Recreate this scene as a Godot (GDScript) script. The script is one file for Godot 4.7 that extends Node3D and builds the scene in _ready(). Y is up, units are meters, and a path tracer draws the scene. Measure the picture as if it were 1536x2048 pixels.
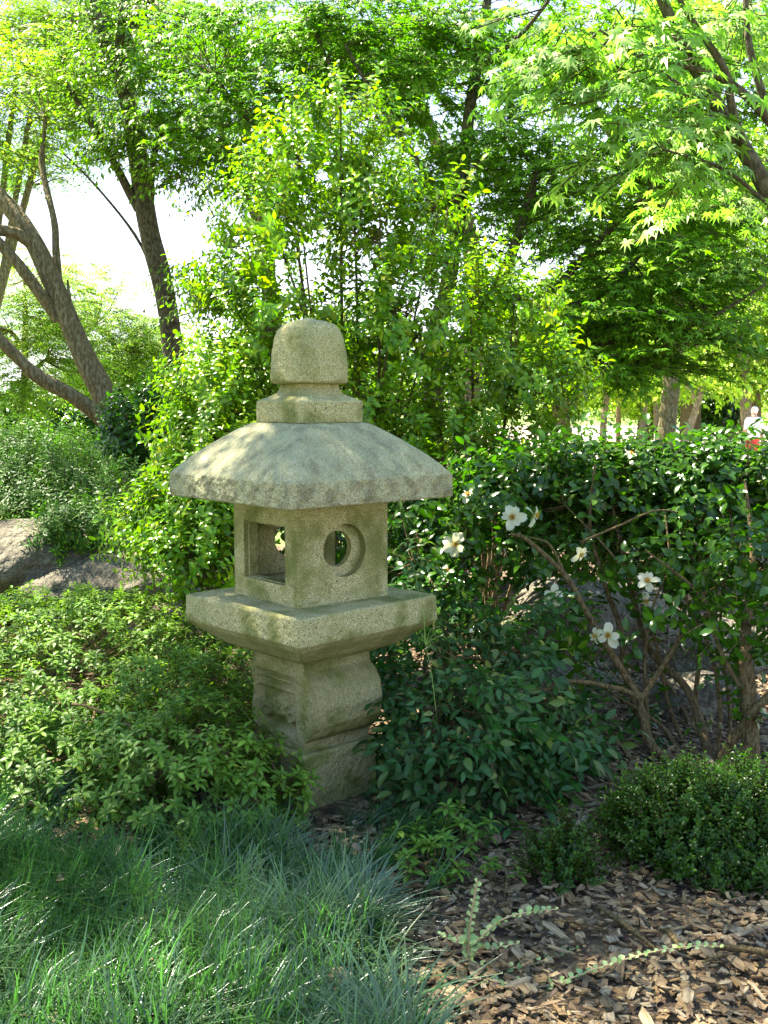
extends Node3D

const EYE := 1.52
const TILT := 6.082
const LANTERN := Vector3(-0.279, 0.0, -4.037)
const LANTERN_TURN := 0.7331   # 42 degrees
var rng := RandomNumberGenerator.new()
var lumps := FastNoiseLite.new()
var hew := FastNoiseLite.new()
var taken := {}
var M := {}
var S := {}


# ---------------------------------------------------------------- mesh helpers
class MB:
	var v := PackedVector3Array()
	var n := PackedVector3Array()
	var c := PackedColorArray()
	var i := PackedInt32Array()

	func vert(p: Vector3, nn: Vector3, col: Color) -> int:
		v.append(p)
		n.append(nn.normalized())
		c.append(col)
		return v.size() - 1

	func tri(a: int, b: int, d: int) -> void:
		var f := (v[d] - v[a]).cross(v[b] - v[a])
		if f.dot(n[a] + n[b] + n[d]) < 0.0:
			i.append_array(PackedInt32Array([a, d, b]))
		else:
			i.append_array(PackedInt32Array([a, b, d]))

	func quad(a: int, b: int, d: int, e: int) -> void:
		tri(a, b, d)
		tri(a, d, e)

	func done(mat: Material) -> ArrayMesh:
		var arr := []
		arr.resize(Mesh.ARRAY_MAX)
		arr[Mesh.ARRAY_VERTEX] = v
		arr[Mesh.ARRAY_NORMAL] = n
		arr[Mesh.ARRAY_COLOR] = c
		arr[Mesh.ARRAY_INDEX] = i
		var m := ArrayMesh.new()
		m.add_surface_from_arrays(Mesh.PRIMITIVE_TRIANGLES, arr)
		m.surface_set_material(0, mat)
		return m

	func grid(pts: PackedVector3Array, cols: PackedColorArray, w: int, h: int, wrap: bool, flip: bool) -> void:
		var base := v.size()
		var nn := PackedVector3Array()
		nn.resize(w * h)
		for y in h:
			for x in w:
				var xa := (x + 1) % w if wrap else mini(x + 1, w - 1)
				var xb := (x + w - 1) % w if wrap else maxi(x - 1, 0)
				var dx := pts[y * w + xa] - pts[y * w + xb]
				var dy := pts[mini(y + 1, h - 1) * w + x] - pts[maxi(y - 1, 0) * w + x]
				var q := dx.cross(dy)
				nn[y * w + x] = (-q if flip else q).normalized() if q.length() > 1e-12 else Vector3.UP
		v.append_array(pts)
		n.append_array(nn)
		c.append_array(cols)
		for y in h - 1:
			for x in (w if wrap else w - 1):
				var x2 := (x + 1) % w
				quad(base + y * w + x, base + y * w + x2, base + (y + 1) * w + x2, base + (y + 1) * w + x)


func at(px: float, py: float, dist: float) -> Vector3:
	var d := Basis(Vector3.RIGHT, -deg_to_rad(TILT)) * Vector3((px - 768.0) / 2146.6, (1024.0 - py) / 2146.6, -1.0)
	return Vector3(0, EYE, 0) + d * (dist / -d.z)


func ground_spot(px: float, py: float, lift := 0.0) -> Vector3:
	var d := Basis(Vector3.RIGHT, -deg_to_rad(TILT)) * Vector3((px - 768.0) / 2146.6, (1024.0 - py) / 2146.6, -1.0)
	return Vector3(0, EYE, 0) + d * ((EYE - lift) / -d.y)


func height(x: float, z: float) -> float:
	var far := smoothstep(8.0, 20.0, -z) * smoothstep(-2.0, 3.0, x)
	return -0.45 * far + 0.035 * lumps.get_noise_2d(x * 1.3, z * 1.3) * smoothstep(0.2, 2.0, Vector2(x + 0.28, z + 4.04).length())


func numbered(called: String) -> String:
	var k: int = taken.get(called, 0)
	taken[called] = k + 1
	return called if k == 0 else "%s_%03d" % [called, k]


func thing(called: String, label: String, category: String, where := Vector3.ZERO, turn := 0.0, group := "") -> Node3D:
	var o := Node3D.new()
	o.name = numbered(called)
	add_child(o)
	o.position = where
	o.rotation.y = turn
	o.set_meta("label", label)
	o.set_meta("category", category)
	if group:
		o.set_meta("group", group)
	return o


func part(called: String, mesh: Mesh, parent: Node3D, t := Transform3D.IDENTITY) -> MeshInstance3D:
	var o := MeshInstance3D.new()
	o.name = called
	o.mesh = mesh
	o.transform = t
	parent.add_child(o, true)
	return o


func struct(called: String, mesh: Mesh) -> MeshInstance3D:
	var o := part(called, mesh, self)
	o.set_meta("kind", "structure")
	return o


func many(called: String, mesh: Mesh, spots: Array, tints: Array, parent: Node3D) -> MultiMeshInstance3D:
	var mm := MultiMesh.new()
	mm.transform_format = MultiMesh.TRANSFORM_3D
	mm.use_colors = true
	mm.mesh = mesh
	mm.instance_count = spots.size()
	for k in spots.size():
		mm.set_instance_transform(k, spots[k])
		mm.set_instance_color(k, tints[k])
	var o := MultiMeshInstance3D.new()
	o.name = called
	o.multimesh = mm
	o.set_meta("kind", "stuff")
	parent.add_child(o, true)
	return o


func frame_along(y: Vector3, spin: float) -> Basis:
	var yy := y.normalized()
	var x := yy.cross(Vector3(0.31, 0.17, 0.94) if absf(yy.y) > 0.5 else Vector3.UP).normalized()
	x = x.rotated(yy, spin)
	return Basis(x, yy, x.cross(yy))


func rv() -> Vector3:
	while true:
		var p := Vector3(rng.randf_range(-1, 1), rng.randf_range(-1, 1), rng.randf_range(-1, 1))
		if p.length_squared() < 1.0 and p.length_squared() > 0.01:
			return p.normalized()
	return Vector3.UP


func tube(b: MB, raw: Array, radii: Array, sides: int, col: Color, rough := 0.0, smooth := true) -> void:
	# a limb through the given points, smoothed by a curve, with a radius at each point
	var pts := PackedVector3Array()
	var rad := PackedFloat32Array()
	var sub := 5 if smooth and raw.size() > 2 else 1
	for k in raw.size() - 1:
		var p0: Vector3 = raw[maxi(k - 1, 0)]
		var p3: Vector3 = raw[mini(k + 2, raw.size() - 1)]
		for s in sub:
			var f := float(s) / sub
			pts.append((raw[k] as Vector3).cubic_interpolate(raw[k + 1], p0, p3, f))
			rad.append(lerpf(radii[k], radii[k + 1], f))
	pts.append(raw[-1])
	rad.append(radii[-1])
	var grid := PackedVector3Array()
	var cols := PackedColorArray()
	var side := Vector3.ZERO
	for k in pts.size():
		var along := (pts[mini(k + 1, pts.size() - 1)] - pts[maxi(k - 1, 0)]).normalized()
		if side == Vector3.ZERO:
			side = along.cross(Vector3.FORWARD if absf(along.z) < 0.8 else Vector3.RIGHT).normalized()
		side = (side - along * side.dot(along)).normalized()
		var other := along.cross(side)
		for a in sides:
			var ang := TAU * a / sides
			var off := side * cos(ang) + other * sin(ang)
			var r := rad[k] * (1.0 + rough * hew.get_noise_3dv((pts[k] + off * rad[k]) * (0.06 / maxf(rad[k], 0.01))))
			grid.append(pts[k] + off * r)
			cols.append(col)
	b.grid(grid, cols, sides, pts.size(), true, false)
	var n0 := b.v.size() - grid.size()
	var tip := b.vert(pts[-1] + (pts[-1] - pts[-2]).normalized() * rad[-1] * 0.4, pts[-1] - pts[-2], col)
	for a in sides:
		b.tri(n0 + (pts.size() - 1) * sides + a, n0 + (pts.size() - 1) * sides + (a + 1) % sides, tip)


# ---------------------------------------------------------------- leaves
func leaf_blade(len: float, wid: float, curl: float, fold: float, col: Color, blunt := 0.0, segs := 3) -> ArrayMesh:
	var b := MB.new()
	var rib := col.lerp(Color(col.r * 1.25 + 0.01, col.g * 1.2 + 0.01, col.b * 1.2), 0.7)
	var prev := [b.vert(Vector3.ZERO, Vector3.UP, rib)]
	for k in range(1, segs + 1):
		var t := float(k) / (segs + 1)
		var w := wid * 0.5 * pow(sin(PI * pow(t, lerpf(0.85, 1.25, blunt))), lerpf(0.9, 0.6, blunt))
		var y := -curl * len * t * t
		var z := len * t * (1.0 - 0.25 * curl * t)
		var nb := Vector3(0, 1, 2.0 * curl * t)
		var l := b.vert(Vector3(-w, y + fold * w, z), nb + Vector3(fold, 0, 0), col)
		var m := b.vert(Vector3(0, y, z), nb, rib)
		var r := b.vert(Vector3(w, y + fold * w, z), nb - Vector3(fold, 0, 0), col)
		if prev.size() == 1:
			b.tri(prev[0], l, m)
			b.tri(prev[0], m, r)
		else:
			b.quad(prev[0], l, m, prev[1])
			b.quad(prev[1], m, r, prev[2])
		prev = [l, m, r]
	var tip := b.vert(Vector3(0, -curl * len, len * (1.0 - 0.25 * curl)), Vector3(0, 1, 2.0 * curl), col)
	b.tri(prev[0], tip, prev[1])
	b.tri(prev[1], tip, prev[2])
	return b.done(null)


func leaf_palm(size: float, lobes: int, col: Color) -> ArrayMesh:
	var b := MB.new()
	var z0 := size * 0.12
	var mid := b.vert(Vector3(0, 0.0, z0), Vector3.UP, Color(col.r * 1.2, col.g * 1.15, col.b))
	var rim := []
	for k in lobes * 2 + 1:
		var a := lerpf(-2.35, 2.35, float(k) / (lobes * 2))
		var tipped := k % 2 == 1
		var r := size * (lerpf(1.0, 0.5, pow(absf(a) / 2.35, 1.5)) if tipped else 0.30 + 0.06 * cos(a))
		var p := Vector3(sin(a) * r, -0.28 * r * r / size if tipped else 0.02 * size, z0 + cos(a) * r)
		rim.append(b.vert(p, Vector3(sin(a) * 0.3, 1, cos(a) * 0.3), col))
	for k in lobes * 2:
		b.tri(mid, rim[k], rim[k + 1])
	return b.done(null)


func species(key: String, cols: Array, leaf: Callable, layout: Callable, mat: Material, stem_col: Color, variants := 3) -> void:
	# every species: a few tinted leaf meshes, and a few shoots that carry them
	var leaves := []
	for col in cols:
		var m: ArrayMesh = leaf.call(col)
		m.surface_set_material(0, mat)
		leaves.append(m)
	var shoots := []
	for k in variants:
		var spec: Dictionary = layout.call()
		var sb := MB.new()
		for s in spec.stems:
			tube(sb, s[0], s[1], 4, stem_col, 0.0, false)
		var stem := sb.done(M.twig) if sb.v.size() else null
		var st := SurfaceTool.new()
		st.begin(Mesh.PRIMITIVE_TRIANGLES)
		var picks := []
		for t in spec.leaves:
			var w := rng.randi() % leaves.size()
			if rng.randf() < 0.5:
				w = 0
			picks.append(w)
			st.append_from(leaves[w], 0, t)
		if stem:
			st.append_from(stem, 0, Transform3D.IDENTITY)
		var mesh := st.commit()
		mesh.surface_set_material(0, mat)
		shoots.append({"mesh": mesh, "stem": stem, "leaves": spec.leaves, "picks": picks})
	S[key] = {"leaves": leaves, "shoots": shoots, "mat": mat}


func leaf_at(p: Vector3, dir: Vector3, up: Vector3, scale := 1.0) -> Transform3D:
	var z := dir.normalized()
	var x := up.cross(z)
	if x.length() < 0.01:
		x = Vector3.RIGHT.cross(z)
	x = x.normalized()
	return Transform3D(Basis(x * scale, z.cross(x) * scale, z * scale), p)


func lay_rosette(n: int, stem: float) -> Dictionary:
	var l := []
	for k in n:
		var a := k * 2.4 + rng.randf_range(-0.3, 0.3)
		var f := float(k) / n
		var up := lerpf(0.15, 1.1, f * f) + rng.randf_range(-0.15, 0.2)
		l.append(leaf_at(Vector3(0, stem * (0.55 + 0.45 * f), 0), Vector3(cos(a), up, sin(a)), Vector3.UP, lerpf(1.0, 0.65, f) * rng.randf_range(0.8, 1.15)))
	return {"leaves": l, "stems": [[[Vector3.ZERO, Vector3(0, stem, 0)], [0.0016, 0.001]]]}


func lay_shoot(n: int, length: float, paired: bool, spread: float) -> Dictionary:
	var l := []
	var bow := Vector3(rng.randf_range(-0.3, 0.3), 0, rng.randf_range(-0.3, 0.3)) * length
	var count := n / 2 if paired else n
	for k in count:
		var f := (k + 0.8) / count
		var p := Vector3(0, length * f, 0) + bow * f * f
		var a := (k * PI / 2 if paired else k * 2.4) + rng.randf_range(-0.35, 0.35)
		for s in ([0.0, PI] if paired else [0.0]):
			var out := Vector3(cos(a + s), rng.randf_range(0.0, 0.7) * spread + (0.9 if k == count - 1 else 0.0), sin(a + s))
			l.append(leaf_at(p, out, Vector3.UP + rv() * 0.35, rng.randf_range(0.75, 1.15) * lerpf(1.0, 0.75, f)))
	return {"leaves": l, "stems": [[[Vector3.ZERO, Vector3(0, length * 0.5, 0) + bow * 0.25, Vector3(0, length, 0) + bow], [0.0022, 0.0016, 0.0008]]]}


func lay_compound(n: int, length: float) -> Dictionary:
	# a drooping compound leaf: paired leaflets on a main rib and two side ribs
	var l := []
	var stems := []
	for arm in 3:
		var base := Vector3(0, 0, 0) if arm == 0 else Vector3(0, -0.02, length * 0.4)
		var ang: float = [0.0, 0.8, -0.8][arm]
		var al := length * (1.0 if arm == 0 else 0.55)
		var dir := Vector3(sin(ang), 0, cos(ang))
		var count := n if arm == 0 else n / 2
		for k in range(0 if arm else n / 3, count):
			var f := (k + 1.0) / count
			var p := base + dir * al * f + Vector3(0, -0.35 * al * f * f, 0)
			var side := dir.cross(Vector3.UP)
			for s in ([-1.0, 1.0] if k < count - 1 else [0.0]):
				l.append(leaf_at(p, dir * 0.7 + side * s * 1.0 + Vector3(0, -0.18 + rng.randf_range(-0.45, 0.35), 0), Vector3.UP + rv() * 0.55, rng.randf_range(0.7, 1.15)))
		stems.append([[base, base + dir * al * 0.5 + Vector3(0, -0.09 * al, 0), base + dir * al + Vector3(0, -0.35 * al, 0)], [0.0014, 0.001, 0.0006]])
	return {"leaves": l, "stems": stems}


func lay_fan(n: int, length: float, droop: float, bushy := 0.35) -> Dictionary:
	# a flat spray as maples carry: leaves left and right of a forking twig, hanging a little
	var l := []
	var stems := []
	for arm in 3:
		var ang: float = [0.0, 0.55, -0.6][arm] + rng.randf_range(-0.15, 0.15)
		var base := Vector3.ZERO if arm == 0 else Vector3(0, 0, length * 0.25)
		var al := length * (1.0 if arm == 0 else 0.7)
		var dir := Vector3(sin(ang), rng.randf_range(-0.1, 0.1), cos(ang))
		var count := maxi(2, n / 3)
		for k in count:
			var f := (k + 0.7) / count
			var p := base + dir * al * f + Vector3(0, -droop * al * f * f, 0) + rv() * bushy * 0.05
			var side := dir.cross(Vector3.UP) * (1.0 if k % 2 else -1.0)
			l.append(leaf_at(p, dir * 0.6 + side * rng.randf_range(0.3, 1.0) + Vector3(0, rng.randf_range(-0.7, 0.05) - droop * 0.5, 0), Vector3.UP + rv() * bushy, rng.randf_range(0.7, 1.2)))
		stems.append([[base, base + dir * al + Vector3(0, -droop * al, 0)], [0.003, 0.0012]])
	return {"leaves": l, "stems": stems}


func lay_feather(pairs: int, length: float) -> Dictionary:
	var l := []
	var stems := []
	for arm in 4:
		var ang: float = [0.0, 0.7, -0.7, 0.25][arm] + rng.randf_range(-0.2, 0.2)
		var dir := Vector3(sin(ang), rng.randf_range(-0.25, 0.25), cos(ang)).normalized()
		var side := dir.cross(Vector3.UP).normalized()
		for k in pairs:
			var f := (k + 1.0) / pairs
			var p := dir * length * f + Vector3(0, -0.3 * length * f * f, 0)
			for s in [-1.0, 1.0]:
				l.append(leaf_at(p, side * s + dir * 0.45 + Vector3(0, -0.2, 0), Vector3.UP + rv() * 0.25, rng.randf_range(0.8, 1.2) * (1.0 - 0.4 * f * f)))
		stems.append([[Vector3.ZERO, dir * length + Vector3(0, -0.3 * length, 0)], [0.003, 0.001]])
	return {"leaves": l, "stems": stems}


# blob = [centre, radii, number of shoots]; mode 0 = shoots growing outwards and up, 1 = flat sprays
func scatter(blobs: Array, mode: int, gap := -2.0, gap_scale := 1.0, up := 0.8, shell := 4.0, size := Vector2(0.8, 1.2), stray := 0.0, loose := 0.3) -> Array:
	var out := []
	for b in blobs:
		var c: Vector3 = b[0]
		var r: Vector3 = b[1]
		for k in int(b[2]):
			var d := rv()
			var p := c + d * r * pow(rng.randf(), 1.0 / shell) * (1.0 + (rng.randf() * stray if rng.randf() < 0.12 else 0.0))
			if p.y < height(p.x, p.z) + 0.02 or in_lantern(p):
				continue
			if lumps.get_noise_3dv(p * gap_scale + c * 3.0) < gap:
				continue
			var o := (d / r).normalized()
			var bas: Basis
			if mode == 0:
				bas = frame_along(o + Vector3.UP * up + rv() * 0.5, rng.randf() * TAU)
			else:
				var z := Vector3(d.x * r.x, 0, d.z * r.z).normalized() + rv() * 0.6
				z.y = rng.randf_range(-0.35, 0.25)
				z.y += rng.randf_range(-1.0, 1.0) * (loose - 0.3)
				bas = leaf_at(Vector3.ZERO, z, Vector3.UP + rv() * loose).basis
			out.append(Transform3D(bas.scaled(Vector3.ONE * rng.randf_range(size.x, size.y)), p))
	return out


func in_lantern(p: Vector3) -> bool:
	var q := (p - LANTERN).rotated(Vector3.UP, -LANTERN_TURN)
	if p.y < 0.56:
		return absf(q.x) < 0.22 and absf(q.z) < 0.27
	return p.y < 1.9 and absf(q.x) < 0.40 and absf(q.z) < 0.40


func in_view(p: Vector3) -> bool:
	var q := Basis(Vector3.RIGHT, deg_to_rad(TILT)) * (p - Vector3(0, EYE, 0))
	return q.z < -0.3 and absf(q.x / q.z) < 0.35 and absf(q.y / q.z) < 0.465


func foliage(called: String, key: String, spots: Array, parent: Node3D, singles := 0, vary := 0.25, warm := 0.0) -> void:
	var sp: Dictionary = S[key]
	var near := []
	if singles > 0:
		for k in spots.size():
			if in_view(spots[k].origin):
				near.append([spots[k].origin.distance_to(Vector3(0, EYE, 0)), k])
		near.sort_custom(func(a, b): return a[0] < b[0])
	var alone := {}
	var left := singles
	for e in near:
		var w: Dictionary = sp.shoots[e[1] % sp.shoots.size()]
		if left < w.leaves.size():
			break
		left -= w.leaves.size()
		alone[e[1]] = true
		for j in w.leaves.size():
			part("leaf", sp.leaves[w.picks[j]], parent, spots[e[1]] * w.leaves[j])
	for s in sp.shoots.size():
		var ts := []
		var cs := []
		var bare := []
		var bc := []
		for k in range(s, spots.size(), sp.shoots.size()):
			var br := 1.0 + rng.randf_range(-vary, vary)
			var yl := rng.randf() * warm
			var tint := Color(br * (1.0 + yl), br, br * (1.0 - 0.5 * yl))
			if alone.has(k):
				bare.append(spots[k])
				bc.append(Color.WHITE)
			else:
				ts.append(spots[k])
				cs.append(tint)
		if ts.size():
			many(called, sp.shoots[s].mesh, ts, cs, parent)
		if bare.size() and sp.shoots[s].stem:
			many("twig", sp.shoots[s].stem, bare, bc, parent)


# ---------------------------------------------------------------- materials
func noise_tex(freq: float, size: int, ramp: Array, seed_: int, octaves := 5) -> NoiseTexture2D:
	var n := FastNoiseLite.new()
	n.seed = seed_
	n.frequency = freq
	n.fractal_octaves = octaves
	var t := NoiseTexture2D.new()
	t.width = size
	t.height = size
	t.seamless = true
	t.noise = n
	if ramp.size():
		var g := Gradient.new()
		g.offsets = PackedFloat32Array(ramp.map(func(e): return e[0]))
		g.colors = PackedColorArray(ramp.map(func(e): return e[1]))
		t.color_ramp = g
	return t


func grains(size: int, cell: int, cols: Array, weights: Array, seed_: int) -> ImageTexture:
	# crystals: every texel takes the colour of its nearest random seed
	var r := RandomNumberGenerator.new()
	r.seed = seed_
	var n := size / cell
	var px := PackedVector2Array()
	var ci := PackedInt32Array()
	for k in n * n:
		px.append(Vector2(r.randf(), r.randf()))
		var u := r.randf()
		var w := 0
		while w < weights.size() - 1 and u > weights[w]:
			u -= weights[w]
			w += 1
		ci.append(w)
	var im := Image.create(size, size, false, Image.FORMAT_RGB8)
	for y in size:
		for x in size:
			var gx := x / cell
			var gy := y / cell
			var best := 1e9
			var bi := 0
			for oy in [-1, 0, 1]:
				for ox in [-1, 0, 1]:
					var id: int = posmod(gy + oy, n) * n + posmod(gx + ox, n)
					var d := (Vector2(gx + ox, gy + oy) + px[id]) * cell - Vector2(x, y)
					if d.length_squared() < best:
						best = d.length_squared()
						bi = id
			var col: Color = cols[ci[bi]]
			var j := 0.88 + 0.24 * px[bi].x
			im.set_pixel(x, y, Color(col.r * j, col.g * j, col.b * j))
	return ImageTexture.create_from_image(im)


func leaf_mat(rough: float, back: Color, spec := 0.4) -> StandardMaterial3D:
	var m := StandardMaterial3D.new()
	m.vertex_color_use_as_albedo = true
	m.roughness = rough
	m.metallic_specular = spec
	m.cull_mode = BaseMaterial3D.CULL_DISABLED
	m.backlight_enabled = true
	m.backlight = back
	return m


func plain_mat(col: Color, rough: float) -> StandardMaterial3D:
	var m := StandardMaterial3D.new()
	m.albedo_color = col.linear_to_srgb()
	m.roughness = rough
	return m


func stone_mat(grain: Texture2D, relief: Texture2D, depth: float, moss: Texture2D, tile: float) -> StandardMaterial3D:
	var m := StandardMaterial3D.new()
	m.albedo_texture = grain
	m.roughness = 0.9
	m.metallic_specular = 0.3
	m.uv1_triplanar = true
	m.uv1_scale = Vector3.ONE * tile
	m.heightmap_enabled = true
	m.heightmap_texture = relief
	m.heightmap_scale = depth
	m.uv2_triplanar = true
	m.uv2_scale = Vector3.ONE * 1.3
	m.uv2_offset = Vector3(0.31, 0.12, 0.23)
	if moss:
		m.detail_enabled = true
		m.detail_albedo = moss
		m.detail_uv_layer = BaseMaterial3D.DETAIL_UV_2
		m.detail_blend_mode = BaseMaterial3D.BLEND_MODE_MIX
	return m


func bark_mat(dark: Color, light: Color, tile: float, seed_: int, lichen := 0.0) -> StandardMaterial3D:
	var m := StandardMaterial3D.new()
	m.albedo_texture = noise_tex(0.02, 256, [[0.3, dark.linear_to_srgb()], [0.62, light.linear_to_srgb()], [0.8, light.lerp(Color(0.3, 0.32, 0.25), lichen).linear_to_srgb()]], seed_)
	m.heightmap_enabled = true
	m.heightmap_texture = noise_tex(0.03, 256, [], seed_ + 1)
	m.heightmap_scale = 1.2
	m.uv1_triplanar = true
	m.uv1_world_triplanar = true
	m.uv1_scale = Vector3(tile, tile * 0.4, tile)
	m.roughness = 0.95
	m.metallic_specular = 0.2
	return m


func make_materials() -> void:
	M.twig = plain_mat(Color(0.10, 0.075, 0.04), 0.8)
	M.twig.vertex_color_use_as_albedo = true
	M.twig.albedo_color = Color.WHITE
	var granite := grains(384, 3, [Color(0.62, 0.60, 0.43), Color(0.56, 0.54, 0.37), Color(0.70, 0.68, 0.52), Color(0.32, 0.30, 0.23), Color(0.62, 0.55, 0.40)], [0.33, 0.3, 0.19, 0.08, 0.1], 5)
	var rough := noise_tex(0.035, 256, [], 21, 4)
	var clear := Color(0.3, 0.36, 0.1, 0.0)
	var moss := noise_tex(0.012, 256, [[0.0, clear], [0.42, clear], [0.58, Color(0.40, 0.41, 0.17, 0.42)], [0.8, Color(0.30, 0.34, 0.10, 0.7)]], 8)
	var stain := noise_tex(0.03, 256, [[0.0, Color(0.27, 0.27, 0.24, 0.7)], [0.36, Color(0.38, 0.38, 0.34, 0.5)], [0.55, Color(0.53, 0.54, 0.46, 0.35)], [1.0, Color(0.62, 0.63, 0.54, 0.45)]], 14)
	M.stone = stone_mat(granite, rough, 0.5, moss, 3.2)
	M.stone_roof = stone_mat(granite, rough, 1.1, stain, 2.6)
	var moss_and_shade := noise_tex(0.012, 256, [[0.0, Color(0.32, 0.30, 0.22, 0.25)], [0.42, Color(0.3, 0.3, 0.16, 0.45)], [0.58, Color(0.33, 0.35, 0.13, 0.65)], [0.8, Color(0.26, 0.30, 0.08, 0.85)]], 9)  # moss tint, darkened to stand in for shade on the lower stones
	M.stone_low_shaded = stone_mat(granite, rough, 0.7, moss_and_shade, 3.2)
	M.boulder = stone_mat(grains(256, 3, [Color(0.36, 0.34, 0.29), Color(0.31, 0.29, 0.25), Color(0.42, 0.40, 0.34), Color(0.22, 0.21, 0.18)], [0.35, 0.3, 0.2, 0.15], 7), rough, 2.5,
		noise_tex(0.02, 256, [[0.0, Color(0.2, 0.19, 0.17, 0.6)], [0.4, Color(0.3, 0.28, 0.24, 0.0)], [0.62, Color(0.4, 0.38, 0.32, 0.0)], [0.72, Color(0.5, 0.52, 0.44, 0.5)]], 33), 1.6)
	M.bark = bark_mat(Color(0.095, 0.075, 0.04), Color(0.19, 0.15, 0.085), 6.0, 41, 0.3)
	M.bark_dark = bark_mat(Color(0.055, 0.045, 0.03), Color(0.12, 0.10, 0.065), 7.0, 45, 0.1)
	M.bark_pale = bark_mat(Color(0.10, 0.085, 0.06), Color(0.19, 0.165, 0.12), 4.0, 47, 0.3)
	M.bark_cane = bark_mat(Color(0.075, 0.055, 0.026), Color(0.165, 0.125, 0.06), 12.0, 49, 0.0)
	var soil := StandardMaterial3D.new()
	soil.albedo_texture = noise_tex(0.02, 512, [[0.25, Color(0.20, 0.15, 0.10)], [0.5, Color(0.34, 0.27, 0.18)], [0.75, Color(0.48, 0.40, 0.28)]], 51)
	soil.heightmap_enabled = true
	soil.heightmap_texture = noise_tex(0.05, 512, [], 52)
	soil.heightmap_scale = 4.0
	soil.uv1_triplanar = true
	soil.uv1_world_triplanar = true
	soil.uv1_scale = Vector3.ONE * 0.9
	soil.roughness = 1.0
	M.soil = soil
	var lawn := StandardMaterial3D.new()
	lawn.albedo_texture = noise_tex(0.03, 512, [[0.25, Color(0.24, 0.33, 0.12)], [0.5, Color(0.36, 0.46, 0.17)], [0.75, Color(0.46, 0.5, 0.24)]], 55)
	lawn.uv1_triplanar = true
	lawn.uv1_world_triplanar = true
	lawn.uv1_scale = Vector3.ONE * 0.35
	lawn.roughness = 1.0
	M.lawn = lawn
	var path := StandardMaterial3D.new()
	path.albedo_texture = noise_tex(0.05, 256, [[0.2, Color(0.62, 0.56, 0.48)], [0.8, Color(0.78, 0.73, 0.65)]], 57)
	path.uv1_triplanar = true
	path.uv1_world_triplanar = true
	path.uv1_scale = Vector3.ONE * 0.5
	path.roughness = 1.0
	M.path = path
	M.chip = StandardMaterial3D.new()
	M.chip.vertex_color_use_as_albedo = true
	M.chip.roughness = 0.85
	M.chip.albedo_texture = noise_tex(0.02, 256, [[0.2, Color(0.62, 0.6, 0.58)], [0.5, Color(0.85, 0.84, 0.82)], [0.8, Color(1, 1, 1)]], 61)
	M.chip.uv1_triplanar = true
	M.chip.uv1_scale = Vector3(14, 14, 3)
	M.petal = leaf_mat(0.6, Color(1, 1, 0.92))
	M.berry = plain_mat(Color(0.45, 0.02, 0.015), 0.25)
	M.dead = leaf_mat(0.7, Color(0.5, 0.42, 0.3))
	M.skin = StandardMaterial3D.new()
	M.skin.vertex_color_use_as_albedo = true
	M.skin.roughness = 0.8


func tones(c: Color, list: Array) -> Array:
	# list of [brightness, extra red]
	return list.map(func(e): return Color(c.r * e[0] * e[1], c.g * e[0], c.b * e[0]))


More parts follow.
